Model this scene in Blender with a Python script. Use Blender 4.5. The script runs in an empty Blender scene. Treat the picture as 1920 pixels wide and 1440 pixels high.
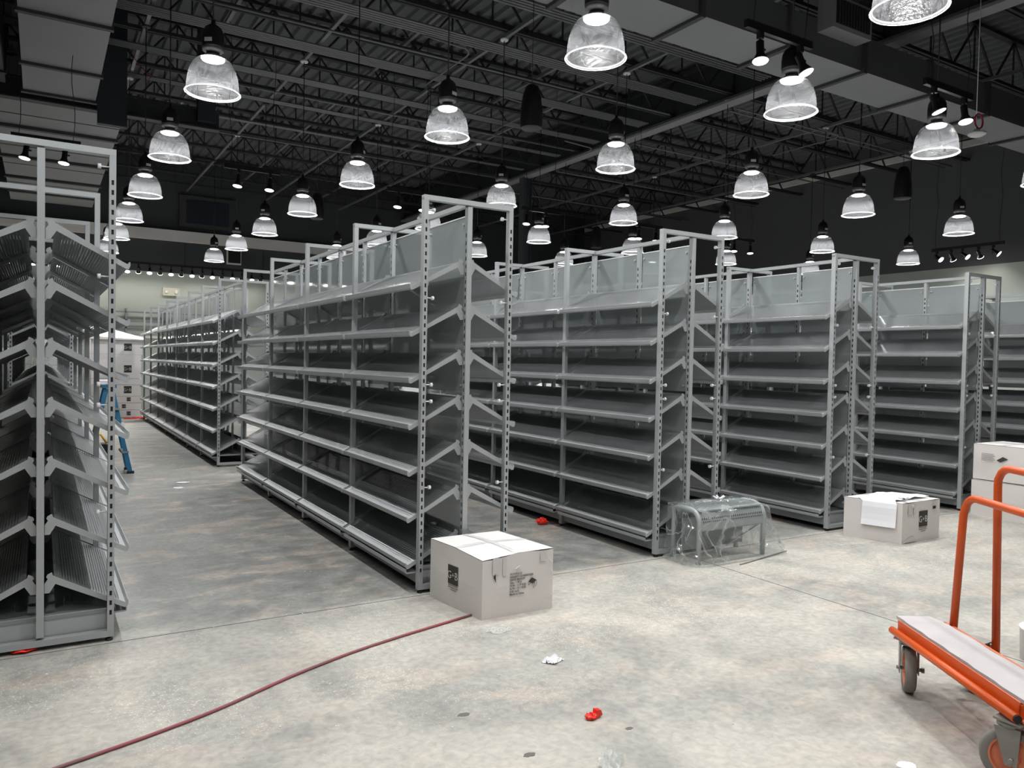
import bpy, math, random
from mathutils import Vector, Matrix
C = bpy.context.scene
col = C.collection
random.seed(7)
PI = math.pi

# ------------------------------------------------------------ camera, world, exposure
cam = bpy.data.objects.new('camera', bpy.data.cameras.new('camera'))
col.objects.link(cam)
R3 = Matrix(((0.853, -0.002, -0.522), (-0.521, 0.034, -0.853), (0.020, 0.999, 0.028)))
_x = Vector((0.8530, -0.5214, 0.0199)).normalized()
_f = Vector((0.5216, 0.8527, -0.0282)).normalized()
_x = (_x - _f * _x.dot(_f)).normalized()
_u = _x.cross(_f)
M = Matrix((( _x[0], _u[0], -_f[0], 0), (_x[1], _u[1], -_f[1], 0), (_x[2], _u[2], -_f[2], 1.4332), (0, 0, 0, 1)))
cam.matrix_world = M
cam.data.sensor_width = 36
cam.data.lens = 1443.46 / 1920 * 36
cam.data.clip_start = 0.05
C.camera = cam
C.view_settings.view_transform = 'Standard'
C.view_settings.look = 'None'
C.view_settings.gamma = 1
C.view_settings.use_curve_mapping = False
C.view_settings.exposure = 0.0
w = bpy.data.worlds.new('world'); C.world = w; w.use_nodes = True
w.node_tree.nodes['Background'].inputs[0].default_value = (0.75, 0.85, 1, 1)
w.node_tree.nodes['Background'].inputs[1].default_value = 0.02
try: C.cycles.transparent_max_bounces = 24
except Exception: pass
PEND_W = 150.0     # watts of one pendant lamp
TRACK_W = 24.0
WALLSPOT_W = 9.0

# ------------------------------------------------------------ materials
def mat(name, colr, rough=0.5, metal=0.0, noise=None, bump=None, emit=None, spec=0.5, streak=None):
    m = bpy.data.materials.new(name); m.use_nodes = True
    nt = m.node_tree; b = nt.nodes['Principled BSDF']
    b.inputs['Base Color'].default_value = (*colr, 1)
    b.inputs['Roughness'].default_value = rough
    b.inputs['Metallic'].default_value = metal
    b.inputs['Specular IOR Level'].default_value = spec
    if emit:
        b.inputs['Emission Color'].default_value = (*emit[0], 1)
        b.inputs['Emission Strength'].default_value = emit[1]
    tc = nt.nodes.new('ShaderNodeTexCoord')
    if noise:
        sc, amt = noise
        n = nt.nodes.new('ShaderNodeTexNoise'); n.inputs['Scale'].default_value = sc; n.inputs['Detail'].default_value = 5
        nt.links.new(tc.outputs['Object'], n.inputs['Vector'])
        mx = nt.nodes.new('ShaderNodeMix'); mx.data_type = 'RGBA'
        mx.inputs[6].default_value = (*[c * (1 - amt) for c in colr], 1)
        mx.inputs[7].default_value = (*[min(1, c * (1 + amt)) for c in colr], 1)
        nt.links.new(n.outputs['Fac'], mx.inputs[0]); nt.links.new(mx.outputs[2], b.inputs['Base Color'])
    if bump:
        n2 = nt.nodes.new('ShaderNodeTexNoise'); n2.inputs['Scale'].default_value = bump[0]
        nt.links.new(tc.outputs['Object'], n2.inputs['Vector'])
        bp = nt.nodes.new('ShaderNodeBump'); bp.inputs['Strength'].default_value = bump[1]; bp.inputs['Distance'].default_value = 0.01
        nt.links.new(n2.outputs['Fac'], bp.inputs['Height']); nt.links.new(bp.outputs[0], b.inputs['Normal'])
    return m

def math_node(nt, op, a, b=None, c=None):
    n = nt.nodes.new('ShaderNodeMath'); n.operation = op
    for i, v in enumerate((a, b, c)):
        if v is None: continue
        if isinstance(v, (int, float)): n.inputs[i].default_value = v
        else: nt.links.new(v, n.inputs[i])
    return n.outputs[0]

steel = mat('silver_grey_paint', (0.385, 0.405, 0.41), 0.42, 0.25, noise=(6, 0.05))
steel_d = mat('grey_kick_paint', (0.25, 0.265, 0.27), 0.5, 0.2)
slotdark = mat('slot_shadow_black', (0.01, 0.01, 0.012), 0.8)
collar_m = mat('dark_grey_collar', (0.03, 0.03, 0.032), 0.6)
black = mat('black_metal', (0.006, 0.006, 0.007), 0.45)
rubber = mat('black_rubber', (0.015, 0.015, 0.015), 0.7)
knobm = mat('white_plastic', (0.75, 0.76, 0.76), 0.35)
ceil_m = mat('black_painted_deck', (0.115, 0.119, 0.127), 0.8)
joist_m = mat('black_painted_steel', (0.022, 0.024, 0.027), 0.6)
conduit_m = mat('grey_conduit', (0.20, 0.205, 0.215), 0.4, 0.3)
flange_m = mat('grey_beam_flange', (0.24, 0.245, 0.25), 0.6)
duct_m = mat('grey_duct_paint', (0.26, 0.265, 0.272), 0.6, 0.0, noise=(1.5, 0.08))
seam_m = mat('dark_duct_flange', (0.05, 0.052, 0.055), 0.6)
wall_dark = mat('charcoal_wall_paint', (0.055, 0.059, 0.065), 0.8, noise=(0.6, 0.12))
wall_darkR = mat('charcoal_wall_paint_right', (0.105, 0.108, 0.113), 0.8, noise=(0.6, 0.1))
wall_light = mat('sage_grey_wall_paint', (0.47, 0.51, 0.475), 0.75, noise=(0.5, 0.05))
trim_m = mat('pale_soffit_paint', (0.78, 0.76, 0.745), 0.7)
navy = mat('dark_navy_panel', (0.012, 0.016, 0.028), 0.5)
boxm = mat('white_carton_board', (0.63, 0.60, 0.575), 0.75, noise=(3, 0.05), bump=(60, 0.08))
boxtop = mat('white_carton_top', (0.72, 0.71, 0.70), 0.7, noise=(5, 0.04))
tapem = mat('carton_tape', (0.56, 0.54, 0.53), 0.35)
lidtape = mat('lid_tape', (0.66, 0.655, 0.645), 0.3)
ink = mat('black_print', (0.035, 0.034, 0.03), 0.7)
ink2 = mat('grey_print', (0.16, 0.155, 0.15), 0.7)
paper = mat('white_paper', (0.80, 0.80, 0.84), 0.8, noise=(9, 0.03))
orange = mat('orange_enamel', (0.62, 0.085, 0.006), 0.36, noise=(5, 0.12))
dustor = mat('dusty_orange_enamel', (0.66, 0.20, 0.10), 0.6, noise=(14, 0.25))
boardm = mat('dusty_grey_board', (0.50, 0.475, 0.48), 0.85, noise=(7, 0.13), bump=(50, 0.2))
tirem = mat('grey_rubber_tyre', (0.21, 0.195, 0.18), 0.7, noise=(12, 0.2))
galv = mat('dusty_galvanised', (0.30, 0.29, 0.27), 0.5, 0.5, noise=(20, 0.3))
redp = mat('red_plastic', (0.85, 0.03, 0.015), 0.25)
hosem = bpy.data.materials.new('red_hose'); hosem.use_nodes = True
def hose_nodes():
    nt = hosem.node_tree; b = nt.nodes['Principled BSDF']; b.inputs['Roughness'].default_value = 0.6
    tc = nt.nodes.new('ShaderNodeTexCoord'); n = nt.nodes.new('ShaderNodeTexNoise'); n.inputs['Scale'].default_value = 1.6
    nt.links.new(tc.outputs['Object'], n.inputs['Vector'])
    r = nt.nodes.new('ShaderNodeValToRGB'); r.color_ramp.elements[0].position = .42; r.color_ramp.elements[0].color = (.36, .06, .075, 1)
    r.color_ramp.elements[1].position = .62; r.color_ramp.elements[1].color = (.16, .095, .10, 1)
    nt.links.new(n.outputs['Fac'], r.inputs[0]); nt.links.new(r.outputs[0], b.inputs['Base Color'])
hose_nodes()
bluem = mat('blue_fibreglass', (0.02, 0.15, 0.29), 0.4)
yellowm = mat('yellow_plastic', (0.75, 0.42, 0.02), 0.5)
wrapwhite = mat('white_wrap_sheet', (0.80, 0.79, 0.75), 0.5, bump=(8, 0.6))
led = mat('led_white', (1, 1, 1), 0.5, emit=((1.0, 0.99, 0.98), 14))
parface = mat('par_lamp_face', (1, 1, 1), 0.5, emit=((1.0, 0.97, 0.88), 16))
parface_dim = mat('par_lamp_face_turned_away', (1, 1, 1), 0.5, emit=((1.0, 0.97, 0.90), 3))

def perforated():
    m = bpy.data.materials.new('perforated_grey_steel'); m.use_nodes = True
    nt = m.node_tree; b = nt.nodes['Principled BSDF']
    b.inputs['Base Color'].default_value = (0.29, 0.305, 0.31, 1); b.inputs['Roughness'].default_value = 0.36; b.inputs['Metallic'].default_value = 0.5
    tc = nt.nodes.new('ShaderNodeTexCoord'); sp = nt.nodes.new('ShaderNodeSeparateXYZ')
    nt.links.new(tc.outputs['Object'], sp.inputs[0])
    px, py = 0.0125, 0.0145
    row = math_node(nt, 'FLOOR', math_node(nt, 'DIVIDE', sp.outputs[0], px))
    fx = math_node(nt, 'ABSOLUTE', math_node(nt, 'SUBTRACT', math_node(nt, 'FRACT', math_node(nt, 'DIVIDE', sp.outputs[0], px)), 0.5))
    off = math_node(nt, 'MULTIPLY', math_node(nt, 'FRACT', math_node(nt, 'MULTIPLY', row, 0.5)), 1.0)
    fy = math_node(nt, 'ABSOLUTE', math_node(nt, 'SUBTRACT', math_node(nt, 'FRACT', math_node(nt, 'ADD', math_node(nt, 'DIVIDE', sp.outputs[1], py), off)), 0.5))
    hx = math_node(nt, 'LESS_THAN', fx, 0.20); hy = math_node(nt, 'LESS_THAN', fy, 0.34)
    hole = math_node(nt, 'MULTIPLY', hx, hy)
    inx = math_node(nt, 'GREATER_THAN', math_node(nt, 'ABSOLUTE', sp.outputs[0]), 0.085)
    inx2 = math_node(nt, 'LESS_THAN', math_node(nt, 'ABSOLUTE', sp.outputs[0]), 0.352)
    iny = math_node(nt, 'LESS_THAN', math_node(nt, 'ABSOLUTE', sp.outputs[1]), 0.545)
    hole = math_node(nt, 'MULTIPLY', math_node(nt, 'MULTIPLY', hole, inx), math_node(nt, 'MULTIPLY', inx2, iny))
    bp = nt.nodes.new('ShaderNodeBump'); bp.inputs['Strength'].default_value = 0.35; bp.inputs['Distance'].default_value = 0.003
    nt.links.new(fx, bp.inputs['Height']); nt.links.new(bp.outputs[0], b.inputs['Normal'])
    tr = nt.nodes.new('ShaderNodeBsdfTransparent'); mx = nt.nodes.new('ShaderNodeMixShader')
    nt.links.new(hole, mx.inputs[0]); nt.links.new(b.outputs[0], mx.inputs[1]); nt.links.new(tr.outputs[0], mx.inputs[2])
    nt.links.new(mx.outputs[0], nt.nodes['Material Output'].inputs[0])
    return m
perf = perforated()

def clearish(name, tcol, fac, colr, rough, bump=None, transl=0.0, gloss=0.1, ribs=False, blendnoise=None):
    """transparent sheet: fac = share of real surface"""
    m = bpy.data.materials.new(name); m.use_nodes = True
    nt = m.node_tree; nt.nodes.remove(nt.nodes['Principled BSDF'])
    tr = nt.nodes.new('ShaderNodeBsdfTransparent'); tr.inputs[0].default_value = (*tcol, 1)
    df = nt.nodes.new('ShaderNodeBsdfDiffuse'); df.inputs[0].default_value = (*colr, 1)
    tl = nt.nodes.new('ShaderNodeBsdfTranslucent'); tl.inputs[0].default_value = (*colr, 1)
    gl = nt.nodes.new('ShaderNodeBsdfGlossy'); gl.inputs['Roughness'].default_value = rough
    m1 = nt.nodes.new('ShaderNodeMixShader'); m1.inputs[0].default_value = transl
    nt.links.new(df.outputs[0], m1.inputs[1]); nt.links.new(tl.outputs[0], m1.inputs[2])
    m2 = nt.nodes.new('ShaderNodeMixShader'); m2.inputs[0].default_value = fac
    nt.links.new(tr.outputs[0], m2.inputs[1]); nt.links.new(m1.outputs[0], m2.inputs[2])
    m3 = nt.nodes.new('ShaderNodeMixShader')
    fr = nt.nodes.new('ShaderNodeLayerWeight'); fr.inputs[0].default_value = 0.5
    k = math_node(nt, 'MULTIPLY', math_node(nt, 'ADD', math_node(nt, 'POWER', fr.outputs['Facing'], 3.5), .045), gloss)
    k = math_node(nt, 'MINIMUM', k, 0.95)
    nt.links.new(k, m3.inputs[0]); nt.links.new(m2.outputs[0], m3.inputs[1]); nt.links.new(gl.outputs[0], m3.inputs[2])
    nt.links.new(m3.outputs[0], nt.nodes['Material Output'].inputs[0])
    tc = nt.nodes.new('ShaderNodeTexCoord')
    if bump:
        n2 = nt.nodes.new('ShaderNodeTexNoise'); n2.inputs['Scale'].default_value = bump[0]; n2.inputs['Detail'].default_value = 3
        nt.links.new(tc.outputs['Object'], n2.inputs['Vector'])
        bp = nt.nodes.new('ShaderNodeBump'); bp.inputs['Strength'].default_value = bump[1]; bp.inputs['Distance'].default_value = 0.02
        nt.links.new(n2.outputs['Fac'], bp.inputs['Height'])
        for s in (df, gl, fr, tl): nt.links.new(bp.outputs[0], s.inputs['Normal'])
    if blendnoise:
        n3 = nt.nodes.new('ShaderNodeTexNoise'); n3.inputs['Scale'].default_value = blendnoise[0]; n3.inputs['Detail'].default_value = 4
        mp = nt.nodes.new('ShaderNodeMapping'); mp.inputs['Scale'].default_value = (1, 1, blendnoise[3] if len(blendnoise) > 3 else 1)
        nt.links.new(tc.outputs['Object'], mp.inputs[0]); nt.links.new(mp.outputs[0], n3.inputs['Vector'])
        r = nt.nodes.new('ShaderNodeMapRange'); r.inputs[1].default_value = .35; r.inputs[2].default_value = .7
        r.inputs[3].default_value = blendnoise[1]; r.inputs[4].default_value = blendnoise[2]
        nt.links.new(n3.outputs['Fac'], r.inputs[0]); nt.links.new(r.outputs[0], m2.inputs[0])
    return m
shade_m = clearish('ribbed_clear_acrylic', (0.97, 0.98, 1.0), 0.03, (0.9, 0.92, 0.96), 0.25, bump=(60, 0.3), transl=0.4, gloss=0.5, blendnoise=(60, 0.010, 0.034, 0.4))
crown_m = clearish('hazed_glow_crown', (0.97, 0.98, 1.0), 0.16, (0.9, 0.92, 0.96), 0.3, transl=0.5, gloss=0.4)  # extra haze put into the dome top so that it glows
rim_m = clearish('acrylic_rim', (1, 1, 1), 0.35, (0.95, 0.97, 1.0), 0.2, transl=0.4, gloss=0.5)
panel_m = clearish('smoked_acrylic_panel', (0.50, 0.52, 0.53), 0.52, (0.56, 0.60, 0.60), 0.04, transl=0.42, gloss=1.3)
film_m = clearish('clear_plastic_film', (0.95, 0.97, 0.97), 0.05, (0.85, 0.90, 0.91), 0.10, bump=(7, 0.6), transl=0.4, gloss=0.8)
def crease_glints(m, scale, base, peak):
    nt = m.node_tree; tc = nt.nodes.new('ShaderNodeTexCoord')
    n = nt.nodes.new('ShaderNodeTexNoise'); n.inputs['Scale'].default_value = scale; n.inputs['Detail'].default_value = 2; n.inputs['Distortion'].default_value = .8
    nt.links.new(tc.outputs['Object'], n.inputs['Vector'])
    d = math_node(nt, 'ABSOLUTE', math_node(nt, 'SUBTRACT', n.outputs['Fac'], .5))
    r = nt.nodes.new('ShaderNodeMapRange'); r.inputs[1].default_value = 0; r.inputs[2].default_value = .028; r.inputs[3].default_value = peak; r.inputs[4].default_value = base
    nt.links.new(d, r.inputs[0])
    for x in nt.nodes:
        if x.type == 'MIX_SHADER' and x.inputs[1].is_linked and x.inputs[1].links[0].from_node.type == 'BSDF_TRANSPARENT': nt.links.new(r.outputs[0], x.inputs[0])
crease_glints(film_m, 4.5, .07, .40)  # pale fold lines painted in as streak highlights on the film
scrap_m = clearish('milky_film', (0.95, 0.97, 0.97), 0.5, (0.9, 0.91, 0.9), 0.2, bump=(30, 0.5), transl=0.2, gloss=0.6)

def floor_mat():
    m = bpy.data.materials.new('dusty_polished_concrete'); m.use_nodes = True
    nt = m.node_tree; b = nt.nodes['Principled BSDF']
    tc = nt.nodes.new('ShaderNodeTexCoord')
    def noise(scale, det, sx=1, sy=1, dist=0):
        mp = nt.nodes.new('ShaderNodeMapping'); mp.inputs['Scale'].default_value = (sx, sy, 1)
        nt.links.new(tc.outputs['Object'], mp.inputs[0])
        n = nt.nodes.new('ShaderNodeTexNoise'); n.inputs['Scale'].default_value = scale; n.inputs['Detail'].default_value = det; n.inputs['Distortion'].default_value = dist
        nt.links.new(mp.outputs[0], n.inputs['Vector']); return n.outputs['Fac']
    def ramp(v, a, b_, ca, cb):
        r = nt.nodes.new('ShaderNodeValToRGB'); r.color_ramp.elements[0].position = a; r.color_ramp.elements[1].position = b_
        r.color_ramp.elements[0].color = (*ca, 1); r.color_ramp.elements[1].color = (*cb, 1)
        nt.links.new(v, r.inputs[0]); return r.outputs[0]
    def rng(v, a, b_, c=0, d=1):
        r = nt.nodes.new('ShaderNodeMapRange'); r.interpolation_type = 'SMOOTHSTEP'
        for i, x in enumerate((a, b_, c, d)): r.inputs[i + 1].default_value = x
        nt.links.new(v, r.inputs[0]); return r.outputs[0]
    def mix(f, a, b_):
        x = nt.nodes.new('ShaderNodeMix'); x.data_type = 'RGBA'
        nt.links.new(f, x.inputs[0])
        for i, v in ((6, a), (7, b_)):
            if isinstance(v, tuple): x.inputs[i].default_value = (*v, 1)
            else: nt.links.new(v, x.inputs[i])
        return x.outputs[2]
    n1 = noise(0.9, 6, 1, 1, 0.6); n2 = noise(6, 8, 1, 1, 0.4); n3 = noise(2.2, 5, 1.0, 1.8, 0.8)
    base = ramp(n1, 0.3, 0.72, (0.215, 0.225, 0.22), (0.305, 0.31, 0.297))
    warm = mix(rng(n3, 0.48, 0.66), base, (0.375, 0.335, 0.30))
    fine = ramp(n2, 0.3, 0.75, (0.72, 0.73, 0.74), (1.22, 1.20, 1.17))
    fine2 = ramp(noise(28, 6, 1, 1, 0.5), 0.3, 0.7, (0.80, 0.80, 0.80), (1.2, 1.19, 1.16))
    mul = nt.nodes.new('ShaderNodeMix'); mul.data_type = 'RGBA'; mul.blend_type = 'MULTIPLY'; mul.inputs[0].default_value = 1
    nt.links.new(warm, mul.inputs[6]); nt.links.new(fine, mul.inputs[7])
    sp = nt.nodes.new('ShaderNodeSeparateXYZ'); nt.links.new(tc.outputs['Object'], sp.inputs[0])
    # drywall dust and brighter light painted over the open cross aisle, edge wandering
    yy = math_node(nt, 'ADD', sp.outputs[1], math_node(nt, 'MULTIPLY', n3, 0.9))
    front = rng(yy, 4.95, 4.35)
    thick = math_node(nt, 'MULTIPLY', front, rng(noise(1.3, 5, 1, 1, 1.0), 0.30, 0.70, 0.22, 0.72))
    lit_dust = mix(thick, mul.outputs[2], (0.57, 0.54, 0.485))
    # specks of broken dust
    vo = nt.nodes.new('ShaderNodeTexVoronoi'); vo.inputs['Scale'].default_value = 85; nt.links.new(tc.outputs['Object'], vo.inputs['Vector'])
    near = rng(math_node(nt, 'ABSOLUTE', math_node(nt, 'SUBTRACT', yy, 4.0)), 1.3, 0.1)
    lim = math_node(nt, 'MULTIPLY', near, rng(noise(1.7, 5), 0.42, 0.60))
    sf = math_node(nt, 'MULTIPLY', math_node(nt, 'LESS_THAN', vo.outputs['Distance'], 0.30), lim)
    sel = math_node(nt, 'GREATER_THAN', noise(70, 2), 0.47)
    speck = mix(math_node(nt, 'MULTIPLY', math_node(nt, 'MULTIPLY', sf, sel), .7), lit_dust, (0.74, 0.71, 0.64))
    # dark shoe smears in the aisles
    sm = math_node(nt, 'MULTIPLY', rng(noise(3.2, 6, 0.8, 1.3, 0.8), 0.54, 0.74), 0.34)
    fin = mix(sm, speck, (0.25, 0.25, 0.24))
    mm = nt.nodes.new('ShaderNodeMix'); mm.data_type = 'RGBA'; mm.blend_type = 'MULTIPLY'; mm.inputs[0].default_value = .75
    nt.links.new(fin, mm.inputs[6]); nt.links.new(fine2, mm.inputs[7]); nt.links.new(mm.outputs[2], b.inputs['Base Color'])
    rr = math_node(nt, 'ADD', rng(n2, 0.2, 0.8, 0.42, 0.66), math_node(nt, 'MULTIPLY', front, 0.18))
    nt.links.new(rr, b.inputs['Roughness'])
    b.inputs['Specular IOR Level'].default_value = 0.4
    bp = nt.nodes.new('ShaderNodeBump'); bp.inputs['Strength'].default_value = 0.08; bp.inputs['Distance'].default_value = 0.01
    nt.links.new(n2, bp.inputs['Height']); nt.links.new(bp.outputs[0], b.inputs['Normal'])
    return m
floor_m = floor_mat()

# ------------------------------------------------------------ mesh helpers
class MB:
    def __init__(s): s.v = []; s.f = []; s.mi = []; s.sm = []
    def quadbox(s, pts, mi=0):
        n = len(s.v); s.v += [tuple(p) for p in pts]
        for f in ((0, 3, 2, 1), (4, 5, 6, 7), (0, 1, 5, 4), (1, 2, 6, 5), (2, 3, 7, 6), (3, 0, 4, 7)):
            s.f.append(tuple(n + i for i in f)); s.mi.append(mi); s.sm.append(False)
    def box(s, x0, x1, y0, y1, z0, z1, mi=0):
        s.quadbox([(x0, y0, z0), (x1, y0, z0), (x1, y1, z0), (x0, y1, z0), (x0, y0, z1), (x1, y0, z1), (x1, y1, z1), (x0, y1, z1)], mi)
        return s
    def face(s, pts, mi=0, sm=False):
        n = len(s.v); s.v += [tuple(p) for p in pts]; s.f.append(tuple(range(n, n + len(pts)))); s.mi.append(mi); s.sm.append(sm)
    def bar(s, a, b, w, h=None, mi=0, up=(0, 0, 1)):
        a = Vector(a); b = Vector(b); h = h or w; d = (b - a).normalized(); up = Vector(up)
        if abs(d.dot(up)) > .95: up = Vector((1, 0, 0))
        x = d.cross(up).normalized(); y = x.cross(d)
        P = []
        for p in (a, b):
            for i, j in ((-1, -1), (1, -1), (1, 1), (-1, 1)): P.append(p + x * (i * w / 2) + y * (j * h / 2))
        s.quadbox(P, mi); return s
    def tube(s, pts, r, n=8, mi=0, caps=True, closed=False):
        pts = [Vector(p) for p in pts]; base = len(s.v); m = len(pts)
        prev = None
        for i, p in enumerate(pts):
            if closed: d = (pts[(i + 1) % m] - pts[i - 1]).normalized()
            else: d = (pts[min(i + 1, m - 1)] - pts[max(i - 1, 0)]).normalized()
            if prev is None:
                a = Vector((0, 0, 1)) if abs(d.z) < .9 else Vector((1, 0, 0)); x = d.cross(a).normalized()
            else: x = (prev - d * prev.dot(d)).normalized()
            prev = x; y = d.cross(x)
            rr = r[i] if isinstance(r, (list, tuple)) else r
            for k in range(n):
                t = 2 * PI * k / n; s.v.append(tuple(p + x * (rr * math.cos(t)) + y * (rr * math.sin(t))))
        for i in range(m if closed else m - 1):
            j = (i + 1) % m
            for k in range(n):
                s.f.append((base + i * n + k, base + i * n + (k + 1) % n, base + j * n + (k + 1) % n, base + j * n + k)); s.mi.append(mi); s.sm.append(True)
        if caps and not closed:
            s.f.append(tuple(base + k for k in reversed(range(n)))); s.f.append(tuple(base + (m - 1) * n + k for k in range(n)))
            s.mi += [mi, mi]; s.sm += [False, False]
        return s
    def lathe(s, prof, n=24, c=(0, 0, 0), mi=0, captop=False, capbot=False):
        base = len(s.v)
        for r, z in prof:
            for k in range(n):
                t = 2 * PI * k / n; s.v.append((c[0] + r * math.cos(t), c[1] + r * math.sin(t), c[2] + z))
        for i in range(len(prof) - 1):
            for k in range(n):
                s.f.append((base + i * n + k, base + i * n + (k + 1) % n, base + (i + 1) * n + (k + 1) % n, base + (i + 1) * n + k)); s.mi.append(mi); s.sm.append(True)
        if capbot: s.f.append(tuple(base + k for k in reversed(range(n)))); s.mi.append(mi); s.sm.append(False)
        if captop: s.f.append(tuple(base + (len(prof) - 1) * n + k for k in range(n))); s.mi.append(mi); s.sm.append(False)
        return s
    def prism(s, poly, axis, a, b, mi=0, endmi=None):
        """poly of 2-D points extruded on axis 'y' (x,z) or 'x' (y,z) or 'z' (x,y)"""
        def P(p, t): return {'y': (p[0], t, p[1]), 'x': (t, p[0], p[1]), 'z': (p[0], p[1], t)}[axis]
        n = len(s.v); m = len(poly)
        s.v += [P(p, a) for p in poly] + [P(p, b) for p in poly]
        for i in range(m):
            j = (i + 1) % m
            s.f.append((n + i, n + j, n + m + j, n + m + i)); s.mi.append(mi if not isinstance(mi, (list, tuple)) else mi[i]); s.sm.append(False)
        e = endmi if endmi is not None else (mi if not isinstance(mi, (list, tuple)) else 0)
        s.f.append(tuple(n + i for i in reversed(range(m)))); s.f.append(tuple(n + m + i for i in range(m)))
        s.mi += [e, e]; s.sm += [False, False]
        return s
    def mesh(s, name, mats):
        me = bpy.data.meshes.new(name); me.from_pydata(s.v, [], s.f)
        for m in (mats if isinstance(mats, (list, tuple)) else [mats]): me.materials.append(m)
        me.polygons.foreach_set('material_index', s.mi); me.polygons.foreach_set('use_smooth', s.sm)
        me.update(); return me

def link(name, me, parent=None, loc=(0, 0, 0), rz=0.0, kind=None):
    o = bpy.data.objects.new(name, me); col.objects.link(o)
    o.location = loc; o.rotation_euler = (0, 0, rz)
    if parent: o.parent = parent
    if kind: o['kind'] = kind
    return o
def build(name, mb, m, parent=None, **k): return link(name, mb.mesh(name, m), parent, **k)
def tag(o, label, cat, group=None):
    o['label'] = label; o['category'] = cat
    if group: o['group'] = group
    return o
def thing(name, label, cat, loc=(0, 0, 0), rz=0.0, group=None):
    o = bpy.data.objects.new(name, None); col.objects.link(o); o.location = loc; o.rotation_euler = (0, 0, rz)
    return tag(o, label, cat, group)
def struct(name, mb, m):
    o = build(name, mb, m); o['kind'] = 'structure'; return o
def light(name, kind, parent, loc, power, size, rot=(0, 0, 0), colr=(1, 1, 1), spot=None, blend=0.5):
    l = bpy.data.lights.new(name, kind); l.energy = power; l.color = colr
    if kind in ('SPOT', 'POINT'): l.shadow_soft_size = size
    if kind == 'SPOT': l.spot_size = spot; l.spot_blend = blend
    o = bpy.data.objects.new(name, l); col.objects.link(o); o.location = loc; o.rotation_euler = rot
    if parent: o.parent = parent
    return o

# ------------------------------------------------------------ the room
XW, YB, ZC = 16.2, 21.8, 6.5
XL, YF = -9.0, -7.0
fl = struct('floor', MB().box(XL, XW, YF, YB, -0.1, 0), floor_m)
jm = mat('saw_cut_dark', (0.10, 0.098, 0.09), 0.9)
build('saw_cut', MB().box(XL, XW, 4.253, 4.258, 0.0, 0.0012), jm, fl)
for x in (4.155, -2.2, 10.5): build('saw_cut', MB().box(x - .0025, x + .0025, YF, 4.255, 0.0, 0.0012), jm, fl)
# corrugated roof deck with ribs running away from the viewer
mb = MB(); x = XL; k = 0
prof = []
while x < XW:
    prof += [(x, ZC), (x + .085, ZC), (x + .11, ZC + .05), (x + .185, ZC + .05)]; x += .21
for a, b in zip(prof, prof[1:]): mb.face([(a[0], YF, a[1]), (b[0], YF, b[1]), (b[0], YB, b[1]), (a[0], YB, a[1])][::-1])
ceil = struct('ceiling', mb, ceil_m)
BZ = 3.58
def wall(name, x0, x1, y0, y1, up):
    mb = MB().box(x0, x1, y0, y1, 0, BZ, 0).box(x0, x1, y0, y1, BZ, 6.9, 1)
    return struct(name, mb, [wall_light, up])
wall('wall_back', XL, XW, YB, YB + .2, wall_dark)
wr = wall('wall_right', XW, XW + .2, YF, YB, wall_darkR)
wall('wall_left', XL - .2, XL, YF, YB, wall_dark)
wall('wall_front', XL, XW, YF - .2, YF, wall_dark)
struct('trim_1', MB().box(XW - .10, XW, YF, YB, 6.02, 6.14), trim_m)          # pale rail at the head of the right wall
struct('trim_2', MB().box(XL, 9.5, YB - .16, YB, 4.40, 4.67), trim_m)            # pale band across the back wall
# dark wall panels above and below the band
for a in range(7): struct('trim_3', MB().box(1.2 + a * 2.0, 1.212 + a * 2.0, YB - .012, YB, BZ, 4.40), navy)
t = struct('trim_4', MB().box(3.05, 4.45, YB - .10, YB, 4.80, 5.62), seam_m)
build('recess_panel', MB().box(3.22, 4.28, YB - .13, YB - .10, 4.90, 5.50), navy, t)
t = struct('trim_5', MB().box(4.24, 4.62, YB - .05, YB, 3.92, 4.34), trim_m)
build('recess_panel', MB().box(4.28, 4.60, YB - .07, YB - .05, 3.96, 4.34), slotdark, t)
ex = thing('emergency_light', 'cream emergency light box on the sage back wall above far shelving', 'emergency light', (2.87, YB, 3.08))
build('housing', MB().box(-.20, .20, -.09, 0, -.10, .10), mat('cream_plastic', (.62, .60, .50), .5), ex)
lamp_mb = MB(); lamp_mb.lathe([(.045, 0), (.05, .02), (.03, .03)], 12, captop=True, capbot=True)
for sx in (-.12, .12):
    o = build('lamp_lens', lamp_mb, knobm, ex); o.location = (sx, -.09, 0); o.rotation_euler = (PI / 2, 0, 0)
# rails on the back wall below the light box
wr2 = thing('wall_rail', 'long grey horizontal rails with brackets across the back wall behind far shelving', 'rail', (0, YB, 0))
for z, h in ((2.50, .03), (2.26, .07), (2.10, .04)): build('rail', MB().box(-4, 4.6, -.12, -.08, z, z + h), steel_d, wr2)
for x in (-2, -.1, 1.8, 3.7): build('bracket', MB().box(x, x + .04, -.12, 0, 1.95, 2.6), steel_d, wr2)
build('pale_shelf', MB().box(-4, 4.6, -.35, 0, 1.86, 1.92), trim_m, wr2)

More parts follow.
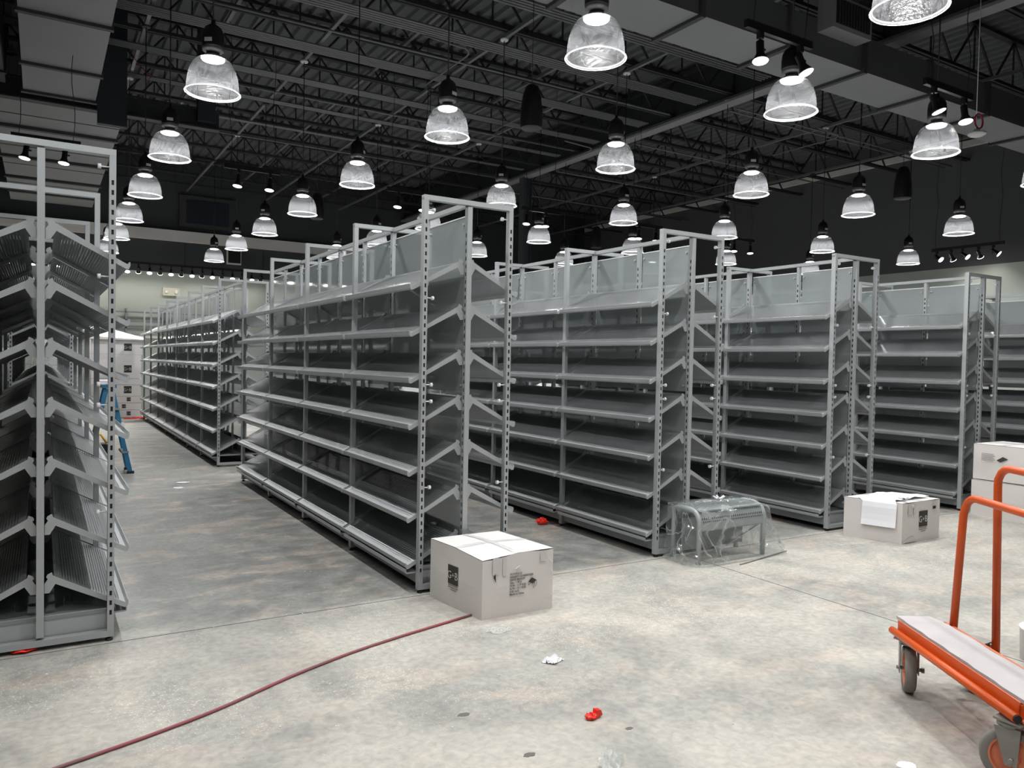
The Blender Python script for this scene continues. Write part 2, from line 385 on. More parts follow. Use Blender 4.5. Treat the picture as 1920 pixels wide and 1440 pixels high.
# ---- joists, struts, conduits, girder: pieces of the ceiling
L0, L1 = XL, XW
chord_b = MB().box(L0, L1, -.05, -.012, 0, .045).box(L0, L1, .012, .05, 0, .045).mesh('bottom_chord', joist_m)
chord_t = MB().box(L0, L1, -.05, .05, 0, .05).mesh('top_chord', joist_m)
web_a = MB().bar((0, 0, 0), (.55, 0, .68), .026, .026).mesh('web_bar', joist_m)
web_b = MB().bar((0, 0, .68), (.55, 0, 0), .026, .026).mesh('web_bar', joist_m)
web_v = MB().bar((0, 0, 0), (0, 0, .68), .02, .02).mesh('web_bar', joist_m)
jy = [0.8, 2.2, 3.6, 4.9, 6.2, 7.5, 8.75, 10.1, 11.45, 12.8, 14.2, 15.6, 17.0, 18.4, 19.8, 21.0]
for y in jy:
    j = link('roof_joist', chord_b, ceil, (0, y, 5.74))
    link('top_chord', chord_t, j, (0, 0, .70))
    x = -3.2 if y > 9 else 0.0
    while x < L1 - 1.2:
        link('web_bar', web_a, j, (x, 0, .03)); link('web_bar', web_b, j, (x + .55, 0, .03))
        if y > 4: link('web_bar', web_v, j, (x + .55, 0, .03))
        x += 1.1
# strut channels over each lamp line
AISLE = [1.145, 3.2, 5.19, 7.27, 9.35, 11.8, 14.4]
strut_me = MB().box(-.022, .022, YF, YB - .2, 0, .045).mesh('strut_channel', conduit_m)
for X in AISLE: link('strut_channel', strut_me, ceil, (X, 0, 5.68))
for X in (2.1, 4.35, 6.6): link('strut_channel', strut_me, ceil, (X, 0, 5.86))
# bundles of parallel conduit
cond = MB().tube([(-1.5, 0, 0), (9.0, 0, 0)], .016, 6).mesh('conduit', conduit_m)
cond2 = MB().tube([(1.2, 0, 0), (8.9, 0, 0)], .014, 6).mesh('conduit', conduit_m)
for y, z, n in ((8.95, 5.64, 5), (10.35, 5.64, 5), (11.7, 5.64, 4), (13.0, 5.66, 3), (7.7, 5.64, 4), (14.4, 5.66, 2)):
    for k in range(n): link('conduit', cond, ceil, (0, y + k * .06, z))
for y in (9.7, 12.4, 15.2): link('conduit', cond2, ceil, (0, y, 5.60))
cond3 = MB().tube([(9.6, 0, 0), (15.9, 0, 0)], .014, 6).mesh('conduit', conduit_m)
for y in (8.9, 9.05, 11.4, 14.0, 16.4): link('conduit', cond3, ceil, (0, y, 5.62))
# curved conduit drops
for (x, y) in ((4.2, 9.2), (6.2, 10.6), (8.4, 12.0), (11.5, 8.8), (12.6, 12.0)):
    pts = [(x, y, 5.62), (x + .5, y + .02, 5.6)] + [(x + .5 + .25 * math.sin(t), y + .25 * (1 - math.cos(t)), 5.6) for t in (.4, .8, 1.2, 1.57)] + [(x + .75, y + 1.6, 5.6)]
    build('conduit', MB().tube(pts, .012, 6), conduit_m, ceil)
gx = 9.38
g = build('girder', MB().box(gx - .012, gx + .012, YF, YB, 5.66, 6.36), joist_m, ceil)
build('bottom_flange', MB().box(gx - .11, gx + .11, YF, YB, 5.62, 5.66), flange_m, g)
build('top_flange', MB().box(gx - .11, gx + .11, YF, YB, 6.36, 6.40), joist_m, g)
cl = thing('steel_column', 'dark painted wide steel column under the ceiling girder, behind the centre shelving', 'column', (gx, 14.9, 0))
build('shaft', MB().box(-.10, .10, -.008, .008, .02, 5.62).box(-.112, -.10, -.1, .1, .02, 5.62).box(.10, .112, -.1, .1, .02, 5.62), mat('slate_paint', (.05, .058, .066), .6), cl)
build('base_plate', MB().box(-.17, .17, -.17, .17, 0, .02), joist_m, cl)
cl = thing('steel_column', 'dark steel column against the corner where back and right walls meet', 'column', (15.6, 21.3, 0))
build('shaft', MB().box(-.12, .12, -.12, .12, .02, 6.1), joist_m, cl)
build('base_plate', MB().box(-.2, .2, -.2, .2, 0, .02), joist_m, cl)

# ---- left duct
d = thing('air_duct', 'long pale grey rectangular air duct running away at the upper left', 'duct', (0, 0, 0))
dh = MB().box(-.22, .645, 4.0, 12.55, 5.0, 5.55); build('duct_body', dh, duct_m, d)
for y in (5.9, 7.75, 9.6, 11.3, 12.5): build('flange', MB().box(-.245, .67, y - .035, y + .035, 4.965, 5.58), seam_m, d)
d = thing('air_duct', 'wider pale ribbed air duct beyond the dark beam, upper left', 'duct', (0, 0, 0))
build('duct_body', MB().box(-.62, 1.05, 13.05, 21.5, 5.0, 5.6), duct_m, d)
for y in (14.5, 16.7, 18.6, 20.2): build('flange', MB().box(-.645, 1.075, y - .05, y + .05, 4.95, 5.63), seam_m, d)
for y in (13.8, 15.2, 15.9, 17.4, 19.3): build('seam', MB().box(-.622, 1.052, y - .008, y + .008, 4.992, 5.602), seam_m, d)
d = thing('cross_beam', 'dark steel beam crossing under the air duct at the upper left', 'beam', (0, 12.75, 4.93))
build('web', MB().box(-6, 2.35, -.01, .01, 0.02, .28), joist_m, d)
build('flange', MB().box(-6, 2.35, -.08, .08, 0, .02), seam_m, d); build('flange', MB().box(-6, 2.35, -.08, .08, .28, .30), joist_m, d)
d = thing('bulkhead', 'tall dark blue boxed riser beside the left air duct', 'riser', (0, 0, 0))
nv = mat('dark_blue_paint', (.020, .026, .036), .6)
build('riser_box', MB().box(.66, 1.03, 12.30, 12.42, 4.66, 6.5), nv, d)
d2 = thing('bulkhead', 'narrow dark boxed riser hanging beside the second pendant from the left', 'riser', (0, 0, 0))
build('riser_box', MB().box(2.02, 2.28, 12.6, 12.73, 5.02, 6.49), nv, d2)
# little rails left of it
pk = thing('air_duct', 'dark secondary duct far left behind the pale one', 'duct', (0, 0, 0))
build('duct_body', MB().box(-1.3, -.42, 4, 12.5, 5.05, 5.60), seam_m, pk)
for y in (6, 8, 10, 12): build('flange', MB().box(-1.33, -.39, y - .03, y + .03, 5.02, 5.63), joist_m, pk)
# ---- right duct
d = thing('air_duct', 'large pale grey duct crossing the ceiling at the upper right', 'duct', (0, 0, 0))
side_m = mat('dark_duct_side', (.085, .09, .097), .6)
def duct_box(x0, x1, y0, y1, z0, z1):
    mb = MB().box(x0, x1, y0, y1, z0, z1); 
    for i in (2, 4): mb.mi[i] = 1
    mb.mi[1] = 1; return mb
DW = 1.0
dsec = [1.2, 2.85, 4.2, 5.55, 6.85, 8.15, 9.5, 10.85, 12.3, 13.8, 15.4]
for a, b in zip(dsec, dsec[1:]):
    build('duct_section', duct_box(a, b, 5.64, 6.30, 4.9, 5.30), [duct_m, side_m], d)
    build('flange', MB().box(b - .03, b + .03, 5.60, 6.33, 4.865, 5.33), seam_m, d)
rg = build('register', MB().box(7.32, 8.0, 5.44, 5.64, 5.15, 5.50), duct_m, d)
build('grille', MB().box(7.37, 7.95, 5.425, 5.44, 5.20, 5.46), slotdark, rg)
for k in range(11): build('louvre', MB().box(7.40 + k * .05, 7.406 + k * .05, 5.415, 5.425, 5.20, 5.46), seam_m, rg)

# ------------------------------------------------------------ shelving runs
P, W2, HH = 1.216, 0.316, 2.44
# slotted posts
def slotted(face_x=None, w=.032, dpt=.04, z0=.065, z1=2.40, sides='front'):
    """post centred on x, y 0..dpt; slots punched in the front (and back) or in the two x sides"""
    mb = MB(); hw = w / 2; pit, sh, sw = .0485, .024, .011
    def wall_(P0, U, n, slots):
        # plane from P0 spanned by U (width vector) and z; n outward
        P0 = Vector(P0); U = Vector(U); L = U.length; u = U / L; n = Vector(n)
        def q(a, b, c, d, off=0, mi=0):
            o = P0 - n * off
            pts = [o + u * a + Vector((0, 0, c)), o + u * b + Vector((0, 0, c)), o + u * b + Vector((0, 0, d)), o + u * a + Vector((0, 0, d))]
            mb.face(pts, mi)
        if not slots: q(0, L, z0, z1); return
        zs = z0 + .11; zt = z1 - .10
        q(0, L, z0, zs); z = zs
        a, b = L / 2 - sw / 2, L / 2 + sw / 2
        while z + pit < zt:
            q(0, a, z, z + pit); q(b, L, z, z + pit); q(a, b, z + sh, z + pit)
            q(a, b, z, z + sh, off=.004, mi=1); z += pit
        q(0, L, z, z1)
    fr = sides == 'front'
    wall_((-hw, 0, 0), (w, 0, 0), (0, -1, 0), fr); wall_((hw, dpt, 0), (-w, 0, 0), (0, 1, 0), False)
    wall_((hw, 0, 0), (0, dpt, 0), (1, 0, 0), not fr); wall_((-hw, dpt, 0), (0, -dpt, 0), (-1, 0, 0), not fr)
    return mb.mesh('post', [steel, slotdark])
post_outer = slotted(z0=.022, z1=2.425, w=.030)
post_plain = MB().box(-.015, .015, 0, .04, .022, 2.425).mesh('post', steel)
post_center = slotted(sides='x')
post_mid = slotted(w=.03, dpt=.03, sides='x', z0=.16, z1=2.40)
frame_me = MB().box(-W2, W2, -.001, .041, 2.41, HH).mesh('upright_frame', steel)
botbar_me = MB().box(-W2 + .03, W2 - .03, 0, .04, .022, .053).mesh('bottom_bar', steel)
foot_me = MB().lathe([(.018, 0), (.018, .010), (.006, .012), (.006, .024)], 10, captop=True, capbot=True).mesh('levelling_foot', rubber)
end_panel = MB().box(.016, .286, .05, .056, .03, .155).mesh('end_plate', steel)
rail_me = MB().box(-.015, .015, .04, P, 2.405, 2.435).mesh('top_rail', steel)
kick_me = MB().box(-.006, .006, .045, P - .005, .048, .135).mesh('kick_plate', steel_d)
deck_me = MB().box(-.285, .285, .045, P - .005, .135, .150).mesh('base_deck', steel_d)
tray_me = MB().prism([(.285, .118), (.374, .118), (.380, .124), (.380, .146), (.376, .146), (.374, .126), (.285, .126)], 'y', -.56, .58).mesh('base_tray', steel)
def panel(z0, z1):
    return MB().box(-.003, .003, .055, .585, z0, z1).mesh('back_panel', panel_m)
pan_lo, pan_hi = panel(.17, 1.205), panel(1.235, 2.345)
edge_me = MB().box(-.005, .005, .055, .585, 2.345, 2.352).mesh('panel_edge', knobm)
clip_mb = MB()
for z in (2.30, 1.28, 1.16, .22):
    for y in (.075, .565):
        clip_mb.tube([(-.014, y, z), (.014, y, z)], .009, 6)
clip_me = clip_mb.mesh('panel_clip', steel)
pin = MB().tube([(0, 0, 0), (.035, 0, 0)], .004, 6).tube([(.035, 0, 0), (.05, 0, 0)], .013, 6)
pin_me = pin.mesh('knob', knobm)
arm_poly = [(.018, .267), (.039, .267), (.064, .309), (.366, .150), (.378, .150), (.385, .168), (.384, .184), (.380, .184), (.372, .174), (.285, .220), (.060, .347),
            (.053, .352), (.049, .367), (.043, .365), (.030, .358), (.025, .346), (.032, .336), (.018, .314)]
arm_me = MB().prism(arm_poly, 'y', -.002, .002).mesh('bracket', steel)
HL = .582
shelf_poly = [(.058, .344), (.345, .185), (.371, .172), (.381, .187), (.385, .185), (.380, .160), (.370, .151), (.358, .163), (.350, .171), (.056, .333)]
shelf_mi = [1, 0, 0, 0, 0, 0, 0, 0, 1, 0]
smb = MB().prism(shelf_poly, 'y', -HL, HL, shelf_mi, 0)
shelf_me = smb.mesh('shelf', [steel, perf])
# single-mesh shelf with its two brackets, for distant runs
smb2 = MB().prism(shelf_poly, 'y', -HL, HL, shelf_mi, 0).prism(arm_poly, 'y', -HL - .006, -HL - .002).prism(arm_poly, 'y', HL + .002, HL + .006)
shelf_far = smb2.mesh('shelf', [steel, steel])

def frame(run, y, near, knobs, foot=True):
    f = link('upright_frame', frame_me, run, (0, y, 0))
    pm_ = post_outer if y == 0 else post_plain
    link('post', pm_, f, (-W2 + .015, 0, 0)); link('post', pm_, f, (W2 - .015, 0, 0)); link('post', post_center, f, (0, 0, 0)); link('bottom_bar', botbar_me, f)
    for s in (-1, 1): link('levelling_foot', foot_me, f, (s * (W2 - .02), .02, 0))
    if knobs:
        link('end_plate', end_panel, f); link('end_plate', end_panel, f, (-.302, 0, 0))
        for z in (2.355, 1.817, 1.285, 1.182, .650):
            link('knob', pin_me, f, (-W2 + .03, .02, z)); link('knob', pin_me, f, (W2 - .03, .02, z), rz=PI)
def run(cx, y0, bays, near, label, hide_right=False):
    r = thing('shelving_run', label, 'shelving', (cx, y0, 0))
    for k in range(bays + 1): frame(r, k * P, near, near and k in (0,))
    for k in range(bays):
        y = k * P; yc = y + .04 + (P - .04) / 2
        link('top_rail', rail_me, r, (0, y, 0)); link('base_deck', deck_me, r, (0, y, 0))
        link('post', post_mid, r, (0, yc - .015, 0))
        for s in (0, 1):
            link('kick_plate', kick_me, r, ((-1 + 2 * s) * .292, y, 0))
            for pm in ((pan_lo, pan_hi)):
                p = link('back_panel', pm, r, (0, y + s * .60, 0))
            if near: link('panel_edge', edge_me, p); link('panel_clip', clip_me, p)
            link('base_tray', tray_me, r, (0, yc, 0), rz=PI * s)
            for lv in range(7):
                sh = link('shelf', shelf_me if near else shelf_far, r, (0, yc, .2855 * lv), rz=PI * s)
                if near:
                    link('bracket', arm_me, sh, (0, -HL - .004, 0)); link('bracket', arm_me, sh, (0, HL + .004, 0))
    return r
Y0 = 4.288
run(-.003, Y0, 4, True, 'grey steel double-sided shelving run at the left edge, its end frame nearest the camera')
run(2.293, Y0, 4, True, 'grey sloped-shelf run left of centre, with the white carton at its foot')
run(4.220, Y0, 4, True, 'grey sloped-shelf run right of centre, with the plastic-wrapped bench at its foot')
run(6.222, Y0, 4, True, 'grey sloped-shelf run behind the carton with the draped paper')
run(8.357, Y0, 4, True, 'grey sloped-shelf run beside the two stacked cartons at right')
run(10.70, Y0, 4, True, 'grey sloped-shelf run at the right edge, behind the stacked cartons')
run(2.264, 10.464, 7, False, 'distant grey shelving run ending at the far box stack, beyond the left aisle')
run(0.0, 10.464, 7, False, 'distant grey shelving run seen through the leftmost run')

# ------------------------------------------------------------ pendants
RS = .207
sh_prof = [(.197, .014), (.196, .05), (.192, .09), (.185, .13), (.174, .17), (.158, .208), (.148, .225)]
shade_me = MB().lathe(sh_prof, 40).mesh('shade', shade_m)
crown_me = MB().lathe([(.148, .225), (.134, .243), (.114, .258), (.090, .268), (.062, .275)], 40).mesh('shade_crown', crown_m)
rim_me = MB().lathe([(.197, .016), (.203, .008), (.210, .004), (.211, .0), (.206, -.004), (.196, .0), (.193, .010)], 40).mesh('rim', rim_m)
house_me = MB().lathe([(.080, .345), (.083, .36), (.083, .43), (.078, .47), (.062, .505), (.036, .525), (.018, .54), (.016, .565), (.008, .572)], 20, captop=True, capbot=True).mesh('housing', black)
gear_me = MB().lathe([(.068, .279), (.066, .292), (.050, .296), (.050, .320), (.080, .328), (.080, .350)], 20).mesh('collar', collar_m)
led_me = MB().lathe([(.001, .250), (.050, .251), (.082, .257), (.088, .264)], 20, capbot=True).mesh('led_disc', led)
sticker_me = MB().box(-.03, .03, -.001, .001, 0, .03).mesh('sticker', knobm)
cord_me = MB().tube([(0, 0, .56), (0, 0, 2.17)], .006, 6).mesh('cord', black)
can_me = MB().lathe([(.05, 2.16), (.055, 2.172), (.055, 2.18)], 16, captop=True, capbot=True).mesh('canopy', knobm)
can_b = MB().lathe([(.05, 2.16), (.055, 2.172), (.055, 2.18)], 16, captop=True, capbot=True).mesh('canopy', black)
spot_data = bpy.data.lights.new('lamp_light', 'SPOT'); spot_data.energy = PEND_W; spot_data.spot_size = math.radians(165); spot_data.spot_blend = .55
spot_data.shadow_soft_size = .05; spot_data.color = (1.0, .992, .975)
def pendant(x, y, label, i):
    t = thing('pendant_lamp', label, 'pendant lamp', (x, y, 3.5), rz=.7 * i, group='clear dome pendants over the aisles')
    sh_ = link('shade', shade_me, t); link('shade_crown', crown_me, sh_); link('rim', rim_me, t); link('housing', house_me, t); link('collar', gear_me, t); link('led_disc', led_me, t)
    link('cord', cord_me, t); link('canopy', can_me if i % 2 else can_b, t)
    a = -2.2 + (i % 5) * .5 - .7 * i
    link('sticker', sticker_me, t, (.083 * math.cos(a), .083 * math.sin(a), .375), rz=a + PI / 2)
    l = bpy.data.objects.new('lamp_light', spot_data); col.objects.link(l); l.parent = t; l.location = (0, 0, .240)
AN = ['the aisle beside the leftmost run', 'the aisle behind the white carton', 'the aisle behind the wrapped bench',
      'the aisle behind the draped carton', 'the aisle by the stacked cartons', 'the farthest right aisle', 'the strip by the right wall']
ORD = ['nearest', 'second nearest', 'third nearest', 'fourth nearest', 'fifth nearest', 'sixth nearest', 'seventh nearest', 'eighth nearest']
YS = [4.23, 6.47, 8.85, 11.1, 13.3, 15.5, 17.75]
ex_vis = {0: [1, 2, 3, 4, 5, 6], 1: [0, 1, 2, 3, 4, 5, 6], 2: [0, 1, 2, 3, 4, 5], 3: [0, 1, 2, 3, 4, 5], 4: [0, 1, 2, 3, 4], 5: [1, 2, 3, 4], 6: [1, 2, 3]}
i = 0
XA = {0: 1.145, 1: 3.2, 2: 5.19, 3: 7.27, 4: 9.35, 5: 11.8, 6: 14.4}
for a in range(7):
    for n, k in enumerate(ex_vis[a]):
        pendant(XA[a], YS[k], 'clear dome pendant over %s, %s of its line' % (AN[a], ORD[n]), i); i += 1
pendant(4.24, 2.65, 'large clear dome pendant cut off by the top edge at upper right', i); i += 1
pendant(1.145, 4.23, 'clear dome pendant just above the frame over the leftmost cross aisle', i); i += 1
pendant(2.1, 2.65, 'clear dome pendant above the frame over the open floor', i); i += 1
pendant(6.4, 2.65, 'clear dome pendant above the frame right of the open floor', i); i += 1
pendant(-.1, 2.65, 'clear dome pendant above the frame at the open floor left end', i); i += 1
for q, (x, y) in enumerate(((1.1, .4), (3.2, .4), (5.3, .4), (-1, .4))):
    pendant(x, y, 'clear dome pendant behind the camera, place %s along the cross line' % ['two', 'three', 'four', 'one'][q], i); i += 1

# ------------------------------------------------------------ track lights
stem_me = MB().box(-.02, .02, -.02, .02, -.05, 0).tube([(0, 0, -.05), (0, 0, -.075)], .008, 6).mesh('stem', black)
head_me = MB().lathe([(.030, .03), (.030, -.06), (.034, -.075), (.050, -.105), (.056, -.125), (.050, -.126)], 16, captop=True).tube([(.03, 0, -.02), (.055, 0, -.02)], .01, 6).mesh('lamp_head', black)
face_me = MB().lathe([(.001, -.133), (.030, -.131), (.050, -.126)], 16, capbot=True).mesh('lamp_face', parface)
ring_me = MB().lathe([(.050, -.128), (.056, -.133), (.060, -.128)], 16).mesh('lamp_ring', parface_dim)
tspot = bpy.data.lights.new('track_beam', 'SPOT'); tspot.energy = TRACK_W; tspot.spot_size = math.radians(75); tspot.spot_blend = .6; tspot.shadow_soft_size = .05; tspot.color = (1, .95, .85)
wspot = bpy.data.lights.new('wall_beam', 'SPOT'); wspot.energy = WALLSPOT_W; wspot.spot_size = math.radians(95); wspot.spot_blend = .8; wspot.shadow_soft_size = .05; wspot.color = (1, .96, .86)
kspot = bpy.data.lights.new('floor_beam', 'SPOT'); kspot.energy = 150; kspot.spot_size = math.radians(80); kspot.spot_blend = .7; kspot.shadow_soft_size = .05; kspot.color = (1, .97, .90)
def track(x0, x1, y, z, heads, label, tilts, along='x', ldata=None, suspended=True):
    cx = (x0 + x1) / 2; L = (x1 - x0) / 2
    t = thing('track_light', label, 'track light', (cx, y, z) if along == 'x' else (y, cx, z), rz=0 if along == 'x' else PI / 2)
    build('track', MB().box(-L, L, -.018, .018, 0, .06), black, t)
    if suspended:
        for s in (-1, 1):
            pts = [(s * (L - .08), 0, .06)] + [(s * (L - .08) + .02 * math.sin(k), .015 * math.cos(1.7 * k), .06 + k * .17) for k in range(1, 15)] + [(s * (L - .08), 0, 6.5 - z)]
            build('suspension_cord', MB().tube(pts, .004, 5), black, t)
    for h, (rx, ry) in zip(heads, tilts):
        st = link('stem', stem_me, t, (h - cx, 0, 0))
        hd = link('lamp_head', head_me, t, (h - cx, 0, -.10)); hd.rotation_euler = (rx, ry, 0)
        link('lamp_face', face_me, hd); link('lamp_ring', ring_me, hd)
        l = bpy.data.objects.new('track_beam', (kspot if (rx < 0 and ldata and along == 'x') else ldata) or tspot); col.objects.link(l); l.parent = hd; l.location = (0, 0, -.145)
tl = [(4.50, 5.25, 4.10, 'black two-lamp track just above the pendant at upper right of centre', [4.66, 5.12], [(-.15, .1), (-.35, -.2)]),
      (6.70, 7.47, 4.02, 'black two-lamp track by the red ring at upper right', [6.85, 7.35], [(-.3, -.2), (-.2, .1)])]
for x0, x1, y, lb, hs, ti in tl: track(x0, x1, y, 3.98, hs, lb, ti)
names = ['black two-lamp track above the leftmost shelving frame', 'black two-lamp track left of centre above the left aisle', 'black two-lamp track behind the top of the centre-left shelving run',
         'black two-lamp track above the small pendants behind the centre', 'black two-lamp track above the run with the wrapped bench', 'black two-lamp track above the run with draped carton']
for (x0, x1, hs), lb in zip([(-.31, .40, (-.155, .235)), (2.05, 2.78, (2.24, 2.65)), (4.35, 5.05, (4.53, 4.93)), (6.7, 7.45, (6.78 + .02, 7.17)), (9.1, 9.75, (9.2, 9.6)), (11.55, 12.2, (11.65, 12.1))], names):
    track(x0, x1, 10.75, 3.93, hs, lb, [(-.1, .15), (-.12, .1)])
hs = [-3.6 + .245 * k for k in range(36)]
ti = [(.75, 0) if k % 2 else (-.55, .1) for k in range(36)]
track(-3.8, 5.2, 21.0, 3.66, hs, 'long black multi-lamp track along the pale back wall', ti, ldata=wspot, suspended=False)
ht = [7.86, 8.13, 8.43, 8.66, 8.95]
track(7.66, 9.05, 15.55, 3.86, ht, 'black five-lamp track before the right wall', [(-.2, .9), (-.7, .0), (.0, .9), (-.6, .1), (.1, .9)], along='y', ldata=wspot)

# ------------------------------------------------------------ speakers, sensor
def speaker(x, y, z, label):
    t = thing('pendant_speaker', label, 'speaker', (x, y, z), group='black pendant speakers')
    build('speaker_body', MB().lathe([(.118, .012), (.125, .05), (.120, .22), (.100, .36), (.072, .45), (.05, .475), (.001, .48)], 28), black, t)
    build('grille', MB().lathe([(.001, 0), (.10, 0), (.118, .012)], 28), mat('grille_grey', (.05, .052, .055), .5), t)
    build('cable', MB().tube([(0, 0, .47), (0, 0, 6.5 - z)], .004, 5), black, t)
speaker(4.56, 7.16, 3.98, 'large black pendant speaker near the top centre')
speaker(10.95, 6.85, 3.98, 'black pendant speaker high at right, against the charcoal wall')
speaker(4.30, 14.0, 3.98, 'black pendant speaker partly behind a small pendant, left of centre')
speaker(10.42, 13.6, 3.98, 'small distant black pendant speaker above the wrapped bench run')
t = thing('ceiling_sensor', 'white round sensor dish with coiled red ring hanging at upper right', 'sensor', (8.30, 4.40, 3.88))
build('dish', MB().lathe([(.001, 0), (.06, .0), (.085, .015), (.088, .035), (.03, .045), (.03, .07)], 24, captop=True), knobm, t)
build('cable', MB().tube([(-.02, 0, .06), (-.015, 0, 1.8)], .004, 5), knobm, t)
cr = [(.03 + .075 * math.cos(a), .0, .16 + .075 * math.sin(a)) for a in [2 * PI * k / 24 for k in range(24)]]
build('coiled_cable', MB().tube(cr, .009, 8, closed=True), mat('crimson_cable', (.35, .01, .03), .5), t)
t = thing('loose_wire', 'thin red wire dangling from the dark riser at upper left', 'wire', (1.03, 12.36, 5.9))
build('wire', MB().tube([(0, 0, 0), (.04, 0, -.15), (.13, 0, -.28), (.25, 0, -.40), (.33, 0, -.42), (.28, 0, -.50)], .006, 6), mat('dark_red_wire', (.25, .01, .02), .5), t)
build('connector', MB().box(-.03, .0, -.01, .01, -.05, .12), knobm, t)

# ------------------------------------------------------------ text helper
def text_mesh(s, size, name='lettering', ext=0.0005, align='LEFT', thin=0.0):
    c = bpy.data.curves.new(name, 'FONT'); c.body = s; c.size = size; c.extrude = ext; c.align_x = align; c.offset = thin
    o = bpy.data.objects.new(name, c); col.objects.link(o)
    dg = bpy.context.evaluated_depsgraph_get(); me = bpy.data.meshes.new_from_object(o.evaluated_get(dg))
    bpy.data.objects.remove(o); bpy.data.curves.remove(c); me.name = name
    return me
_tc = {}
def lettering(s, size, m, parent, loc, rot, align='LEFT', thin=0.0, sx=1.0):
    k = (s, size, align, thin)
    if k not in _tc: _tc[k] = text_mesh(s, size, align=align, thin=thin); _tc[k].materials.append(m)
    o = bpy.data.objects.new('lettering', _tc[k]); col.objects.link(o); o.parent = parent; o.location = loc; o.rotation_euler = rot; o.scale = (sx, 1, 1)
    return o

def logo(parent, p, rot, s, small=True):
    """square G+B mark; p = lower left corner on the face, rot about z of the face"""
    hx = Vector((math.cos(rot), math.sin(rot), 0)); n = Vector((math.sin(rot), -math.cos(rot), 0))
    p = Vector(p) + n * .0008
    q = MB(); a = p; b = p + hx * s; h = Vector((0, 0, s * 1.05))
    q.quadbox([a, b, b + n * -.0006, a + n * -.0006, a + h, b + h, b + h + n * -.0006, a + h + n * -.0006])
    o = build('printed_mark', q, ink, parent)
    lettering('G', s * .60, boxm, parent, tuple(p + n * .0006 + hx * (-s * .05) + Vector((0, 0, s * .30))), (PI / 2, 0, rot), thin=-.0008, sx=.95)
    lettering('+', s * .50, boxm, parent, tuple(p + n * .0006 + hx * (s * .38) + Vector((0, 0, s * .33))), (PI / 2, 0, rot), thin=-.0008, sx=.85)
    lettering('B', s * .60, boxm, parent, tuple(p + n * .0006 + hx * (s * .66) + Vector((0, 0, s * .30))), (PI / 2, 0, rot), thin=-.0008, sx=.92)
    if small:
        for k, (w_, x_) in enumerate(((.92, .02), (1.0, 0), (.55, .25))):
            z = -s * (.09 + .12 * k)
            q = MB(); a = p + hx * (s * x_) + Vector((0, 0, z)); b = a + hx * (s * w_); h = Vector((0, 0, s * .035))
            q.quadbox([a, b, b - n * .0006, a - n * .0006, a + h, b + h, b + h - n * .0006, a + h - n * .0006])
            build('printed_line', q, ink2, parent)

def carton(label, loc, vr, vl, h, crush=0.0, rgrp=None):
    """vr, vl: floor vectors of the right-hand and left-hand visible sides from the near corner"""
    t = thing('carton', label, 'box', loc, group=rgrp)
    vr = Vector((*vr, 0)); vl = Vector((*vl, 0)); H = Vector((0, 0, h))
    n = 8
    mb = MB()
    def side(a, d, crushf):
        for k in range(n):
            u0, u1 = k / n, (k + 1) / n
            p0, p1 = a + d * u0, a + d * u1
            t0, t1 = p0 + H - Vector((0, 0, crushf(u0))), p1 + H - Vector((0, 0, crushf(u1)))
            bulge0 = Vector((d.y, -d.x, 0)).normalized() * .006 * math.sin(PI * u0); bulge1 = Vector((d.y, -d.x, 0)).normalized() * .006 * math.sin(PI * u1)
            m0, m1 = (p0 + t0) / 2 + bulge0, (p1 + t1) / 2 + bulge1
            mb.face([p0, p1, m1, m0], 0, True); mb.face([m0, m1, t1, t0], 0, True)
    z0 = Vector((0, 0, 0))
    cf = lambda u: crush * max(0, 1 - u / .55) ** 1.0 + .004 * math.sin(9 * u)
    side(z0, vr, cf); side(vr, vl, lambda u: 0.004 * math.sin(7 * u)); side(vr + vl, -vr, lambda u: 0); side(vl, -vl, lambda u: crush * max(0, 1 - (1 - u) / .55))
    mb.face([z0, vl, vl + vr, vr])
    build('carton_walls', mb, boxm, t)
    tm = MB(); N = 10
    def tp(u, v):
        c = crush * max(0, 1 - u / .55) * max(0, 1 - v / .55)
        return z0 + vr * u + vl * v + H + Vector((0, 0, -c + .003 + .008 * math.sin(PI * u) * math.sin(PI * v)))
    for a in range(N):
        for b in range(N):
            tm.face([tp(a / N, b / N), tp((a + 1) / N, b / N), tp((a + 1) / N, (b + 1) / N), tp(a / N, (b + 1) / N)], 0, True)
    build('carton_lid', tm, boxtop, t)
    # tape strips over the lid seam and down the sides
    tp2 = MB()
    for k in range(N):
        for (f0, f1) in ((lambda a: (a, .46), lambda a: (a, .54)),):
            a, b = k / N, (k + 1) / N; up = Vector((0, 0, .0012))
            tp2.face([tp(a, .46) + up, tp(b, .46) + up, tp(b, .54) + up, tp(a, .54) + up], 0, True)
            tp2.face([tp(.45, a) + up * 1.6, tp(.53, a) + up * 1.6, tp(.53, b) + up * 1.6, tp(.45, b) + up * 1.6], 0, True)
    nl = Vector((-vl.y, vl.x, 0)).normalized() * .0012
    nr = Vector((vr.y, -vr.x, 0)).normalized() * .0012
    for u, w_, hh in ((.13, .09, .30), (.27, .05, .34), (.80, .09, .18)):
        a = vr * u + nr * 6.5; b = vr * (u + w_) + nr * 6.5
        ts = MB(); ts.face([a + H * (1 - hh), b + H * (1 - hh), b + H * .97, a + H * .97]); build('tape', ts, tapem, t)
    build('tape', tp2, lidtape, t)
    return t, vr, vl, H

